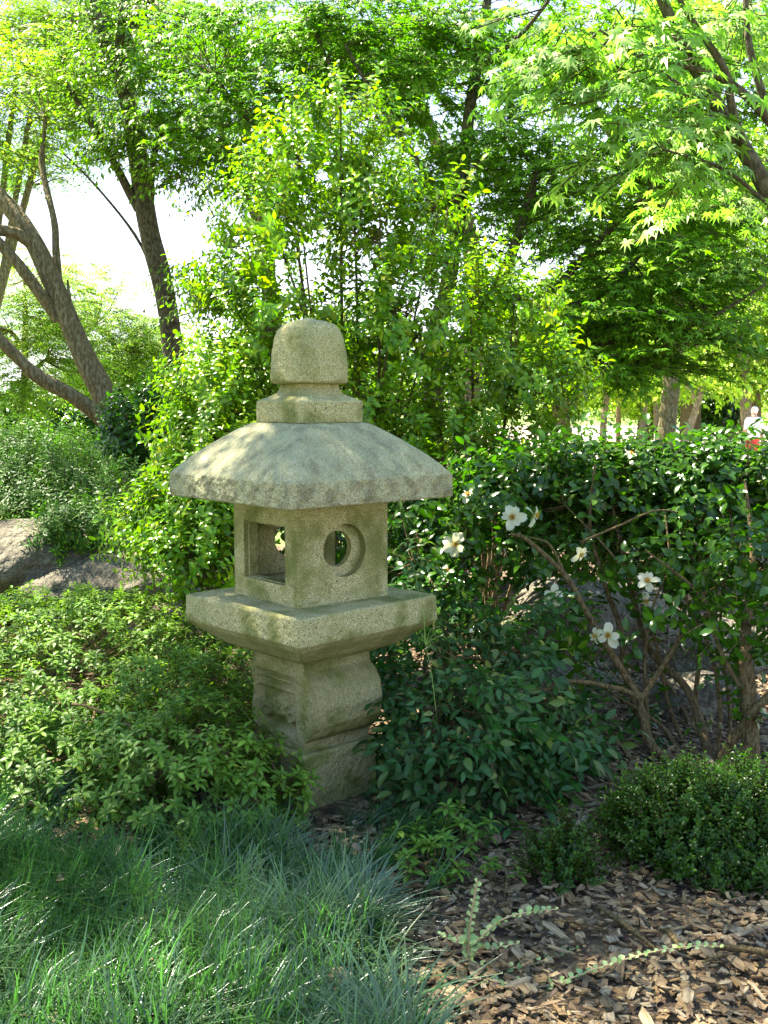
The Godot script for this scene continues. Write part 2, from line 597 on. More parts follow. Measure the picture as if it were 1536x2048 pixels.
func make_species() -> void:
	var usual := [[1.0, 1.0], [0.8, 0.95], [1.2, 1.1], [1.0, 1.25]]
	species("azalea", tones(Color(0.11, 0.23, 0.03), [[1.0, 1.0], [0.8, 0.95], [1.25, 1.1], [1.5, 1.15]]), func(c): return leaf_blade(0.048, 0.018, 0.35, 0.25, c, 0.35),
		func(): return lay_rosette(9, 0.05), leaf_mat(0.42, Color(0.95, 1.0, 0.45)), Color(0.12, 0.08, 0.03), 4)
	species("groundcover", tones(Color(0.06, 0.16, 0.02), usual), func(c): return leaf_blade(0.05, 0.013, 0.3, 0.2, c, 0.0, 2),
		func(): return lay_shoot(16, 0.14, false, 0.8), leaf_mat(0.45, Color(0.9, 1.0, 0.4)), Color(0.06, 0.05, 0.02))
	species("nandina", tones(Color(0.045, 0.125, 0.036), [[1.0, 1.0], [0.75, 1.0], [1.3, 1.0], [1.3, 1.6], [0.9, 1.0], [1.1, 0.95], [0.65, 1.0], [2.0, 2.3]]), func(c): return leaf_blade(0.066, 0.027, 0.35, 0.25, c),
		func(): return lay_compound(6, 0.24), leaf_mat(0.33, Color(0.7, 1.0, 0.5)), Color(0.09, 0.05, 0.03))
	species("glossy", tones(Color(0.135, 0.30, 0.012), [[1.0, 1.0], [0.7, 0.85], [1.3, 1.2], [1.1, 1.5]]), func(c): return leaf_blade(0.056, 0.025, 0.4, 0.3, c, 0.3),
		func(): return lay_shoot(16, 0.2, true, 1.0), leaf_mat(0.25, Color(0.9, 1.0, 0.2), 0.5), Color(0.10, 0.08, 0.04), 4)
	species("camellia", tones(Color(0.036, 0.105, 0.012), [[1.0, 1.0], [0.75, 1.0], [1.25, 1.0], [1.6, 1.3]]), func(c): return leaf_blade(0.07, 0.034, 0.25, 0.28, c, 0.25),
		func(): return lay_shoot(8, 0.15, false, 0.8), leaf_mat(0.22, Color(0.85, 1.0, 0.2), 0.5), Color(0.10, 0.07, 0.04), 4)
	species("box", tones(Color(0.028, 0.09, 0.009), [[1.0, 1.0], [0.75, 1.0], [1.3, 1.05], [1.8, 1.25]]), func(c): return leaf_blade(0.019, 0.0105, 0.2, 0.2, c, 0.5, 2),
		func(): return lay_shoot(20, 0.085, true, 1.1), leaf_mat(0.3, Color(0.8, 1.0, 0.3)), Color(0.08, 0.06, 0.03))
	species("maple", tones(Color(0.125, 0.29, 0.018), usual), func(c): return leaf_palm(0.046, 5, c),
		func(): return lay_fan(27, 0.42, 0.18), leaf_mat(0.45, Color(0.85, 1.0, 0.22)), Color(0.07, 0.055, 0.04), 4)
	species("bright_maple", tones(Color(0.31, 0.47, 0.15), usual), func(c): return leaf_palm(0.054, 7, c),
		func(): return lay_fan(15, 0.28, 0.25), leaf_mat(0.5, Color(0.78, 1.0, 0.42)), Color(0.08, 0.07, 0.03), 4)
	species("zelkova", tones(Color(0.125, 0.27, 0.016), usual), func(c): return leaf_blade(0.062, 0.022, 0.3, 0.2, c, 0.0, 1),
		func(): return lay_fan(30, 0.45, 0.2), leaf_mat(0.45, Color(0.9, 1.0, 0.25)), Color(0.06, 0.05, 0.03), 4)
	species("feather", tones(Color(0.27, 0.42, 0.055), usual), func(c): return leaf_blade(0.075, 0.024, 0.2, 0.1, c, 0.0, 1),
		func(): return lay_feather(9, 0.5), leaf_mat(0.5, Color(0.84, 1.0, 0.45)), Color(0.12, 0.1, 0.05), 3)
	species("far", tones(Color(0.21, 0.36, 0.022), usual), func(c): return leaf_blade(0.17, 0.1, 0.3, 0.2, c, 0.2, 1),
		func(): return lay_fan(30, 1.0, 0.25, 1.0), leaf_mat(0.5, Color(0.84, 1.0, 0.3)), Color(0.1, 0.08, 0.05), 3)


# ---------------------------------------------------------------- stone
func square_ring(s: float, r: float, per_side: int, per_corner: int) -> PackedVector2Array:
	var out := PackedVector2Array()
	for q in 4:
		var a0 := q * PI / 2
		var cx := Vector2(s - r, s - r).rotated(a0)
		for k in per_corner:
			out.append(cx + Vector2(r, 0).rotated(a0 + PI / 2 * k / (per_corner - 1)))
		var p := Vector2(s - r, s).rotated(a0)
		var e := Vector2(-(s - r), s).rotated(a0)
		for k in range(1, per_side):
			out.append(p.lerp(e, float(k) / per_side))
	return out


func loft(rings: Array, step: float, rough: float, freq: float, per_side := 30) -> ArrayMesh:
	# rings of [height, half width, corner radius], joined and roughened; the ends are closed
	var rows := []
	for k in rings.size() - 1:
		var a: Array = rings[k]
		var b: Array = rings[k + 1]
		var n := maxi(1, int(ceil(Vector2(b[0] - a[0], b[1] - a[1]).length() / step)))
		for j in n:
			var f := float(j) / n
			rows.append([lerpf(a[0], b[0], f), lerpf(a[1], b[1], f), lerpf(a[2], b[2], f)])
	rows.append(rings[-1])
	var pts := PackedVector3Array()
	var w := 0
	for row in rows:
		var ring := square_ring(row[1], minf(row[2], row[1] * 0.98), per_side, 7)
		w = ring.size()
		for p in ring:
			var q := Vector3(p.x, row[0], p.y)
			var o := Vector3(p.x, 0.0, p.y).normalized()
			pts.append(q + (o + Vector3(0, 0.7, 0)) * rough * hew.get_noise_3dv(q * freq))
	var cols := PackedColorArray()
	cols.resize(pts.size())
	cols.fill(Color.WHITE)
	var b := MB.new()
	b.grid(pts, cols, w, rows.size(), true, false)
	# outward check
	if b.n[w * (rows.size() / 2)].dot(pts[w * (rows.size() / 2)] * Vector3(1, 0, 1)) < 0:
		b = MB.new()
		b.grid(pts, cols, w, rows.size(), true, true)
	for end in 2:
		var y0 := 0 if end == 0 else (rows.size() - 1) * w
		var mid := b.vert(Vector3(0, rows[0][0] if end == 0 else rows[-1][0], 0), Vector3.DOWN if end == 0 else Vector3.UP, Color.WHITE)
		for k in w:
			b.tri(b.vert(pts[y0 + k], b.n[mid], Color.WHITE), b.vert(pts[y0 + (k + 1) % w], b.n[mid], Color.WHITE), mid)
	return b.done(null)


func csg_box(parent: Node3D, size: Vector3, where: Vector3, mat: Material, cut := true) -> void:
	var c := CSGBox3D.new()
	c.size = size
	c.position = where
	c.material = mat
	c.operation = CSGShape3D.OPERATION_SUBTRACTION if cut else CSGShape3D.OPERATION_UNION
	c.name = "block"
	parent.add_child(c, true)


func csg_round(parent: Node3D, radius: float, depth: float, where: Vector3, turn: Vector3, mat: Material) -> void:
	var c := CSGCylinder3D.new()
	c.radius = radius
	c.height = depth
	c.sides = 48
	c.position = where
	c.rotation = turn
	c.material = mat
	c.operation = CSGShape3D.OPERATION_SUBTRACTION
	c.name = "hole"
	parent.add_child(c, true)


func pedestal_mesh() -> ArrayMesh:
	# outline in the z-y plane, drawn out along x; the -x face carries the carving
	var prof := func(y: float, back: bool) -> float:
		var c := Curve2D.new()
		var list := [[0.18, 0.152], [0.262, 0.152], [0.266, 0.165], [0.285, 0.192], [0.33, 0.222], [0.40, 0.233], [0.46, 0.222], [0.50, 0.195], [0.518, 0.168], [0.522, 0.1605], [0.557, 0.1600]]
		if back:
			list = [[0.18, 0.150], [0.262, 0.150], [0.27, 0.160], [0.34, 0.172], [0.40, 0.158], [0.45, 0.165], [0.49, 0.182], [0.515, 0.18], [0.522, 0.1605], [0.557, 0.1600]]
		for k in list.size() - 1:
			if y <= list[k + 1][0]:
				return lerpf(list[k][1], list[k + 1][1], clampf((y - list[k][0]) / (list[k + 1][0] - list[k][0]), 0, 1))
		return list[-1][1]
	var ys := []
	var y := 0.20
	while y < 0.557:
		ys.append(y)
		y += 0.006
	ys.append(0.5555)
	ys.append(0.557)
	var b := MB.new()
	var nz := 44
	for side in [-1.0, 1.0]:
		var pts := PackedVector3Array()
		var cols := PackedColorArray()
		for yy in ys:
			for k in nz + 1:
				var f := float(k) / nz
				var z := lerpf(-prof.call(yy, true), prof.call(yy, false), f)
				var x := 0.158
				if side < 0:
					x += relief(z, yy)
				x += 0.0016 * hew.get_noise_3d(z * 60, yy * 60, side * 9)
				pts.append(Vector3(side * x, yy, z))
				cols.append(Color.WHITE)
		b.grid(pts, cols, nz + 1, ys.size(), false, side > 0)
	for front in [true, false]:
		var pts := PackedVector3Array()
		var cols := PackedColorArray()
		for yy in ys:
			for k in 31:
				var x := lerpf(-0.158, 0.158, k / 30.0)
				var z: float = prof.call(yy, not front)
				var edge := smoothstep(0.1, 0.158, absf(x))
				z += 0.002 * hew.get_noise_3d(x * 60, yy * 60, 31.0) - 0.003 * edge * edge
				if k == 0:
					x -= relief(z if front else -z, yy) 
				pts.append(Vector3(x, yy, z if front else -z))
				cols.append(Color.WHITE)
		b.grid(pts, cols, 31, ys.size(), false, not front)
	# normals point outwards
	for k in b.i.size() / 3:
		pass
	return b.done(null)


func relief(z: float, y: float) -> float:
	# a sunk panel with two straight mouldings and a flower with scrolls
	if y > 0.515 or y < 0.27:
		return 0.0
	var inside := smoothstep(-0.145, -0.13, z) * smoothstep(0.105, 0.09, z) * smoothstep(0.278, 0.29, y) * smoothstep(0.492, 0.484, y)
	var h := -0.030 * inside
	h += inside * 0.020 * smoothstep(0.009, 0.006, absf(y - 0.468))
	h += inside * 0.020 * smoothstep(0.012, 0.009, absf(y - 0.435))
	for k in 6:
		var a := k * TAU / 6.0 + 0.3
		var c := Vector2(-0.01, 0.365) + Vector2(cos(a), sin(a)) * 0.03
		h += inside * 0.026 * smoothstep(0.021, 0.012, Vector2(z, y).distance_to(c))
	h += inside * 0.028 * smoothstep(0.018, 0.009, Vector2(z, y).distance_to(Vector2(-0.01, 0.365)))
	for s in [-1.0, 1.0]:
		var c2 := Vector2(-0.02 + s * 0.075, 0.335)
		var d := Vector2(z, y).distance_to(c2)
		h += inside * 0.022 * smoothstep(0.009, 0.005, absf(d - 0.020))
	return h


func build_lantern() -> void:
	var t := thing("stone_lantern", "tall mossy granite garden lantern with square roof, rounded cap and round window", "stone lantern", LANTERN, LANTERN_TURN)
	var spin := func(deg: float) -> Transform3D: return Transform3D(Basis(Vector3.UP, deg_to_rad(deg)), Vector3.ZERO)
	var cap := loft([[1.570, 0.10, 0.06], [1.572, 0.117, 0.07], [1.580, 0.125, 0.075], [1.64, 0.124, 0.075], [1.70, 0.119, 0.074], [1.745, 0.112, 0.073], [1.772, 0.102, 0.07], [1.79, 0.085, 0.06], [1.801, 0.06, 0.05], [1.805, 0.03, 0.028], [1.812, 0.018, 0.0175], [1.8155, 0.006, 0.0058]], 0.008, 0.0035, 60.0)
	part("finial_cap", cap, t, spin.call(0.0)).material_override = M.stone
	var fbase := loft([[1.4285, 0.143, 0.012], [1.431, 0.1455, 0.012], [1.505, 0.1455, 0.012], [1.510, 0.141, 0.014], [1.521, 0.118, 0.02], [1.535, 0.099, 0.03], [1.555, 0.088, 0.035], [1.573, 0.088, 0.035]], 0.007, 0.003, 70.0)
	part("finial_base", fbase, t, spin.call(-0.6)).material_override = M.stone
	var roof := loft([[1.1505, 0.30, 0.01], [1.1505, 0.378, 0.012], [1.154, 0.383, 0.012], [1.20, 0.3835, 0.012], [1.237, 0.382, 0.014], [1.244, 0.377, 0.018], [1.275, 0.350, 0.018], [1.31, 0.316, 0.020], [1.361, 0.256, 0.024], [1.402, 0.203, 0.03], [1.421, 0.174, 0.032], [1.4275, 0.156, 0.03]], 0.007, 0.0016, 110.0, 56)
	part("roof", roof, t, spin.call(-0.6)).material_override = M.stone_roof
	# the hollow light box with its windows
	var box := CSGCombiner3D.new()
	box.name = "light_box"
	box.rotation.y = deg_to_rad(-1.9)
	t.add_child(box, true)
	var body := CSGPolygon3D.new()
	var s := 0.2095
	var e := 0.205
	body.polygon = PackedVector2Array([Vector2(-e, -s), Vector2(e, -s), Vector2(s, -e), Vector2(s, e), Vector2(e, s), Vector2(-e, s), Vector2(-s, e), Vector2(-s, -e)])
	body.depth = 0.374
	body.rotation.x = PI / 2
	body.position.y = 0.776
	body.material = M.stone
	body.name = "body"
	box.add_child(body, true)
	csg_box(box, Vector3(0.31, 0.24, 0.31), Vector3(0, 0.963, 0), M.stone)
	csg_box(box, Vector3(0.2, 0.206, 0.25), Vector3(-0.2, 0.954, 0.0), M.stone)
	csg_box(box, Vector3(0.03, 0.218, 0.268), Vector3(-0.207, 0.957, -0.002), M.stone)
	csg_box(box, Vector3(0.2, 0.206, 0.25), Vector3(0.2, 0.954, 0.005), M.stone)
	csg_round(box, 0.066, 0.2, Vector3(-0.012, 0.971, 0.2), Vector3(PI / 2, 0, 0), M.stone)
	csg_round(box, 0.098, 0.06, Vector3(0.002, 0.966, 0.2095), Vector3(PI / 2, 0, 0), M.stone)
	csg_round(box, 0.066, 0.2, Vector3(0.010, 0.971, -0.2), Vector3(PI / 2, 0, 0), M.stone)
	csg_round(box, 0.098, 0.06, Vector3(0.0, 0.966, -0.2095), Vector3(PI / 2, 0, 0), M.stone)
	var plat := loft([[0.5572, 0.168, 0.01], [0.566, 0.186, 0.01], [0.588, 0.234, 0.01], [0.618, 0.273, 0.01], [0.655, 0.322, 0.01], [0.676, 0.341, 0.012], [0.681, 0.3435, 0.012], [0.768, 0.341, 0.012], [0.7745, 0.335, 0.014], [0.7755, 0.30, 0.01], [0.7757, 0.2, 0.01]], 0.008, 0.003, 55.0, 44)
	part("platform", plat, t, spin.call(2.0)).material_override = M.stone
	part("pedestal", pedestal_mesh(), t).material_override = M.stone_low_shaded
	var plinth := loft([[-0.12, 0.178, 0.008], [0.214, 0.178, 0.008], [0.2215, 0.172, 0.01], [0.223, 0.15, 0.01]], 0.012, 0.003, 50.0)
	part("plinth", plinth, t).material_override = M.stone_low_shaded


func boulder(called: String, label: String, c: Vector3, r: Vector3, seed_: float, group: String, flat := 0.0) -> void:
	var t := thing(called, label, "boulder", Vector3(c.x, height(c.x, c.z), c.z), 0.0, group)
	var pts := PackedVector3Array()
	var cols := PackedColorArray()
	var w := 56
	var h := 30
	for y in h + 1:
		for x in w:
			var th := PI * y / h
			var ph := TAU * x / w
			var d := Vector3(sin(th) * cos(ph), cos(th), sin(th) * sin(ph))
			var q := d * r
			var k := 1.0 + 0.22 * lumps.get_noise_3dv(d * 1.4 + Vector3.ONE * seed_) + 0.05 * hew.get_noise_3dv(q * 9.0 + Vector3.ONE * seed_) - 0.10 * maxf(0.0, 0.12 - absf(lumps.get_noise_3dv(q * 2.2 + Vector3.ONE * seed_ * 2.0))) / 0.12
			q *= k
			q *= 1.0 - 0.05 * smoothstep(0.05, 0.0, absf(lumps.get_noise_3dv(q * 1.7 + Vector3(7, 3, 1) * seed_)))
			if flat > 0.0:
				q.z = minf(q.z, r.z * flat)
			pts.append(q + Vector3(0, c.y - t.position.y, 0))
			cols.append(Color.WHITE)
	var b := MB.new()
	b.grid(pts, cols, w, h + 1, true, false)
	if b.n[w * 15].dot(pts[w * 15] - Vector3(0, c.y, 0)) < 0:
		b = MB.new()
		b.grid(pts, cols, w, h + 1, true, true)
	part("rock", b.done(M.boulder), t)


# ---------------------------------------------------------------- setting
func build_ground() -> void:
	var sheet := func(x0: float, x1: float, z0: float, z1: float, nx: int, nz: int, lift: float, warp: float, mat: Material, ragged := 0.0) -> ArrayMesh:
		var b := MB.new()
		var pts := PackedVector3Array()
		var cols := PackedColorArray()
		for k in nz + 1:
			for j in nx + 1:
				var u := float(j) / nx * 2.0 - 1.0
				var x := lerpf(x0, x1, 0.5 + 0.5 * signf(u) * pow(absf(u), warp))
				var z := lerpf(z0, z1, pow(float(k) / nz, warp))
				if ragged > 0.0 and (k == 0 or k == nz or j == 0 or j == nx):
					x += ragged * lumps.get_noise_2d(x * 0.7, z * 0.7 + 20.0)
					z += ragged * lumps.get_noise_2d(x * 0.7 + 50.0, z * 0.7)
				var sink := 0.12 * (1.0 if lift == 0.0 and x > -5.5 and x < 7.5 and z > -10.5 and z < 1.5 else 0.0)
				pts.append(Vector3(x, height(x, z) + lift - sink, z))
				cols.append(Color.WHITE)
		b.grid(pts, cols, nx + 1, nz + 1, false, false)
		if b.n[nx + 5].y < 0:
			b = MB.new()
			b.grid(pts, cols, nx + 1, nz + 1, false, true)
		return b.done(mat)
	struct("ground", sheet.call(-220.0, 220.0, 12.0, -320.0, 160, 160, 0.0, 2.4, M.lawn))
	struct("path", sheet.call(4.0, 40.0, -19.0, -75.0, 20, 30, 0.02, 1.0, M.path, 1.5))
	var bed := struct("mulch_bed", sheet.call(-6.0, 8.0, 2.0, -11.0, 120, 120, 0.012, 1.0, M.soil, 1.2))
	# wood chips lying on the bed
	var chips := []
	for k in 9:
		var b := MB.new()
		var len := 0.042
		var wid := rng.randf_range(0.016, 0.032)
		var ring := []
		var corner := [Vector2(-0.9, -1.0), Vector2(0.1, -1.15), Vector2(1.0, -0.7), Vector2(0.9, 0.8), Vector2(-0.2, 1.1), Vector2(-1.0, 0.6)]
		for j in 6:
			ring.append(Vector3(corner[j].x * wid * 0.5 + rng.randf_range(-0.004, 0.004), 0.0, corner[j].y * len * 0.5 + rng.randf_range(-0.009, 0.009)))
		var th := rng.randf_range(0.0025, 0.005)
		var bend := rng.randf_range(-4.0, 4.0)
		var tops := []
		for p in ring:
			tops.append(p + Vector3(0, th + bend * p.x * p.x + rng.randf_range(-0.001, 0.001), 0))
		var low := []
		for p in ring:
			low.append(p + Vector3(0, bend * p.x * p.x, 0))
		var ct := b.vert(Vector3(0, th + 0.001, 0), Vector3.UP, Color.WHITE)
		var cb := b.vert(Vector3(0, 0, 0), Vector3.DOWN, Color.WHITE)
		for j in 6:
			var j2 := (j + 1) % 6
			b.tri(ct, b.vert(tops[j], Vector3.UP, Color.WHITE), b.vert(tops[j2], Vector3.UP, Color.WHITE))
			b.tri(cb, b.vert(low[j], Vector3.DOWN, Color.WHITE), b.vert(low[j2], Vector3.DOWN, Color.WHITE))
			var o: Vector3 = ring[j] + ring[j2]
			b.quad(b.vert(tops[j], o, Color.WHITE), b.vert(tops[j2], o, Color.WHITE), b.vert(low[j2], o, Color.WHITE), b.vert(low[j], o, Color.WHITE))
		chips.append(b)
	var palette := [Color(0.215, 0.15, 0.075), Color(0.165, 0.11, 0.055), Color(0.30, 0.225, 0.12), Color(0.10, 0.07, 0.038), Color(0.235, 0.19, 0.12), Color(0.195, 0.125, 0.05)]
	var tinted := []
	for b in chips:
		for col in palette:
			var d := MB.new()
			d.v = b.v
			d.n = b.n
			d.i = b.i
			d.c = b.c.duplicate()
			d.c.fill(col)
			tinted.append(d.done(M.chip))
	var all := []
	for k in 24000:
		var z := -rng.randf_range(2.0, 6.2)
		var x := rng.randf_range(-0.45, 0.42 * -z + 0.3)
		if k > 20500:
			x = rng.randf_range(-2.2, -0.3)
		if in_lantern(Vector3(x, 0.1, z)):
			continue
		var sc := rng.randf_range(0.35, 0.9) * (1.5 if rng.randf() < 0.14 else 1.0)
		var bas := Basis.from_euler(Vector3(rng.randf_range(-0.45, 0.45), rng.randf() * TAU, rng.randf_range(-0.45, 0.45)))
		bas = bas.scaled(Vector3.ONE)
		bas = Basis(bas.x * sc * rng.randf_range(0.7, 1.2), bas.y * sc, bas.z * sc * (rng.randf_range(0.6, 1.15) if rng.randf() < 0.85 else 1.8))
		if k % 3 == 0:
			bas = Basis(bas.x * 0.4, bas.y * 0.6, bas.z * 0.35)
		all.append(Transform3D(bas, Vector3(x, height(x, z) + 0.012 + rng.randf_range(0.002, 0.028), z)))
	var seen := []
	for k in all.size():
		var p: Vector3 = all[k].origin
		if in_view(p) and p.x > 0.12 - (-p.z - 2.4) * 0.2:
			seen.append([all[k].basis.x.length() * all[k].basis.z.length() / p.length_squared() * (1.0 + 18.0 * p.y), k])
	seen.sort_custom(func(a, b): return a[0] > b[0])
	var alone := {}
	for k in mini(300, seen.size()):
		alone[seen[k][1]] = true
		part("wood_chip", tinted[rng.randi() % tinted.size()], bed, all[seen[k][1]])
	var heaps := []
	for k in tinted.size():
		heaps.append([])
	for k in all.size():
		if not alone.has(k):
			heaps[k % tinted.size()].append(all[k])
	# the small rest, joined by kind of chip
	for b in chips.size():
		var ts := []
		var cs := []
		for j in palette.size():
			for t in heaps[b * palette.size() + j]:
				ts.append(t)
				cs.append(palette[j])
		many("wood_chips", (chips[b] as MB).done(M.chip), ts, cs, bed)


func build_grass() -> void:
	var mat := leaf_mat(0.25, Color(0.8, 1.0, 0.6), 0.75)
	var tufts := []
	for k in 5:
		var b := MB.new()
		for j in 26:
			var a := rng.randf() * TAU
			var lean := rng.randf_range(0.25, 1.35)
			var len := rng.randf_range(0.12, 0.27)
			var wid := rng.randf_range(0.0022, 0.0038)
			var dir := Vector3(cos(a), 0, sin(a))
			var side := Vector3(-sin(a), 0, cos(a))
			var base := dir * rng.randf_range(0.0, 0.025) + side * rng.randf_range(-0.02, 0.02)
			var g := rng.randf_range(0.6, 1.35)
			var col := Color(0.082 * g, 0.165 * g, 0.066 * g)
			if rng.randf() < 0.025:
				col = Color(0.09, 0.14, 0.03)
			if rng.randf() < 0.012:
				col = Color(0.28, 0.2, 0.1)
			var pl := -1
			var pr := -1
			for s in 6:
				var f := s / 5.0
				var up := len * (f - lean * 0.5 * f * f)
				var out := len * lean * 0.75 * f * f
				var w := wid * (1.0 - 0.85 * f * f)
				var p := base + dir * out + Vector3(0, up, 0)
				var nn := Vector3(0, 0.35 + f * lean, 0) - dir * (1.0 - f * lean * 0.4) + side * 0.3
				var l := b.vert(p - side * w, nn - side * 0.5, col)
				var r := b.vert(p + side * w, nn + side * 0.5, col)
				if pl >= 0:
					b.quad(pl, l, r, pr)
				pl = l
				pr = r
		tufts.append(b.done(mat))
	var lists := [[], [], [], [], []]
	var tints := [[], [], [], [], []]
	for k in 5600:
		var z := -rng.randf_range(1.75, 4.95)
		var x := rng.randf_range(-2.1, 0.3)
		var bound := 0.06 - (-z - 2.4) * 0.2 + 0.06 * lumps.get_noise_2d(x * 6.0, z * 6.0)
		if z < -3.1 and z > -3.8 and x > -0.5:
			bound = 0.14
		if x > bound or in_lantern(Vector3(x, 0.1, z)):
			continue
		if z < -3.45 and x > -1.25 and x < -0.45 or z < -4.1:
			continue
		if lumps.get_noise_2d(x * 5.0 + 9.0, z * 5.0) < lerpf(-0.4, 0.08, smoothstep(-2.7, -3.4, z)):
			continue
		var sc := rng.randf_range(0.75, 1.2) * (1.0 + 0.35 * lumps.get_noise_2d(x * 3.0, z * 3.0 + 40.0)) * lerpf(1.0, 0.6, smoothstep(0.75, 0.35, Vector2(x + 0.2, z + 3.9).length()))
		var comb := Vector3(0.75 * smoothstep(-2.3, -3.2, z) + 0.6 * lumps.get_noise_2d(x * 2.0, z * 2.0 + 70.0), 1.0, 0.6 * lumps.get_noise_2d(x * 2.0 + 30.0, z * 2.0))
		var w := k % 5
		lists[w].append(Transform3D(frame_along(comb, rng.randf() * TAU).scaled(Vector3.ONE * sc), Vector3(x, height(x, z) + 0.005, z)))
		var br := rng.randf_range(0.8, 1.25)
		tints[w].append(Color(br, br, br))
	var root := Node3D.new()
	root.name = "mondo_grass"
	root.set_meta("kind", "stuff")
	root.set_meta("label", "fine dark bluish grass spreading over the left foreground")
	root.set_meta("category", "grass")
	add_child(root)
	for w in 5:
		many("blades", tufts[w], lists[w], tints[w], root)


# limb list: [points in photo pixels with distance, radii in metres]
func limbs(b: MB, list: Array, sides := 10, rough := 0.12) -> void:
	for l in list:
		var pts := []
		for p in l[0]:
			pts.append(p if p is Vector3 else at(p[0], p[1], p[2]))
		tube(b, pts, l[1], sides, Color.WHITE, rough)


func px_blobs(list: Array) -> Array:
	# [px, py, distance, rx, ry, rz, count]
	return list.map(func(e): return [at(e[0], e[1], e[2]), Vector3(e[3], e[4], e[5]), e[6]])


func twigs_to(b: MB, from: Array, spots: Array, every: int, r: float, reach := 9.0) -> void:
	# thin twigs that join some of the shoots to the nearest of the given points on the limbs
	for k in range(0, spots.size(), every):
		var p: Vector3 = spots[k].origin
		var best: Vector3 = from[0]
		for q in from:
			if p.distance_to(q) < p.distance_to(best):
				best = q
		if best.distance_to(p) > reach:
			continue
		var mid := best.lerp(p, 0.5) + Vector3(0, -0.08, 0) * best.distance_to(p) + rv() * 0.08 * best.distance_to(p)
		tube(b, [best, mid, p], [r, r * 0.7, r * 0.3], 4, Color.WHITE)


func limb_points(list: Array) -> Array:
	var out := []
	for l in list:
		var prev: Variant = null
		for p in l[0]:
			var q: Vector3 = p if p is Vector3 else at(p[0], p[1], p[2])
			if prev != null:
				for j in range(1, 6):
					out.append((prev as Vector3).lerp(q, j / 6.0))
			out.append(q)
			prev = q
	return out


func tree(called: String, label: String, category: String, limb_list: Array, bark: Material, crowns: Array, key: String, opts := {}) -> Node3D:
	var base: Variant = limb_list[0][0][0]
	var foot: Vector3 = base if base is Vector3 else at(base[0], base[1], base[2])
	foot.y = height(foot.x, foot.z)
	var t := thing(called, label, category, Vector3.ZERO, 0.0, opts.get("group", ""))
	t.position = foot
	var b := MB.new()
	limbs(b, limb_list, opts.get("sides", 14), opts.get("rough", 0.22))
	var spots := scatter(crowns, opts.get("mode", 1), opts.get("gap", -0.15), opts.get("gap_scale", 1.2), opts.get("up", 0.8), opts.get("shell", 2.6), opts.get("size", Vector2(0.8, 1.25)))
	twigs_to(b, limb_points(limb_list), spots, opts.get("every", 9), opts.get("twig", 0.006))
	var shift := Transform3D(Basis.IDENTITY, -foot)
	part(opts.get("wood", "trunk"), b.done(bark), t, shift)
	var local := []
	for s in spots:
		local.append(s)
	var holder := t
	holder.position = Vector3.ZERO
	foliage("crown" if not opts.has("leafy") else opts.leafy, key, local, holder, opts.get("singles", 0), opts.get("vary", 0.25), opts.get("warm", 0.2))
	# put the origin at the foot of the trunk
	for c in t.get_children():
		if c.name != opts.get("wood", "trunk"):
			c.position -= foot
	t.position = foot
	return t


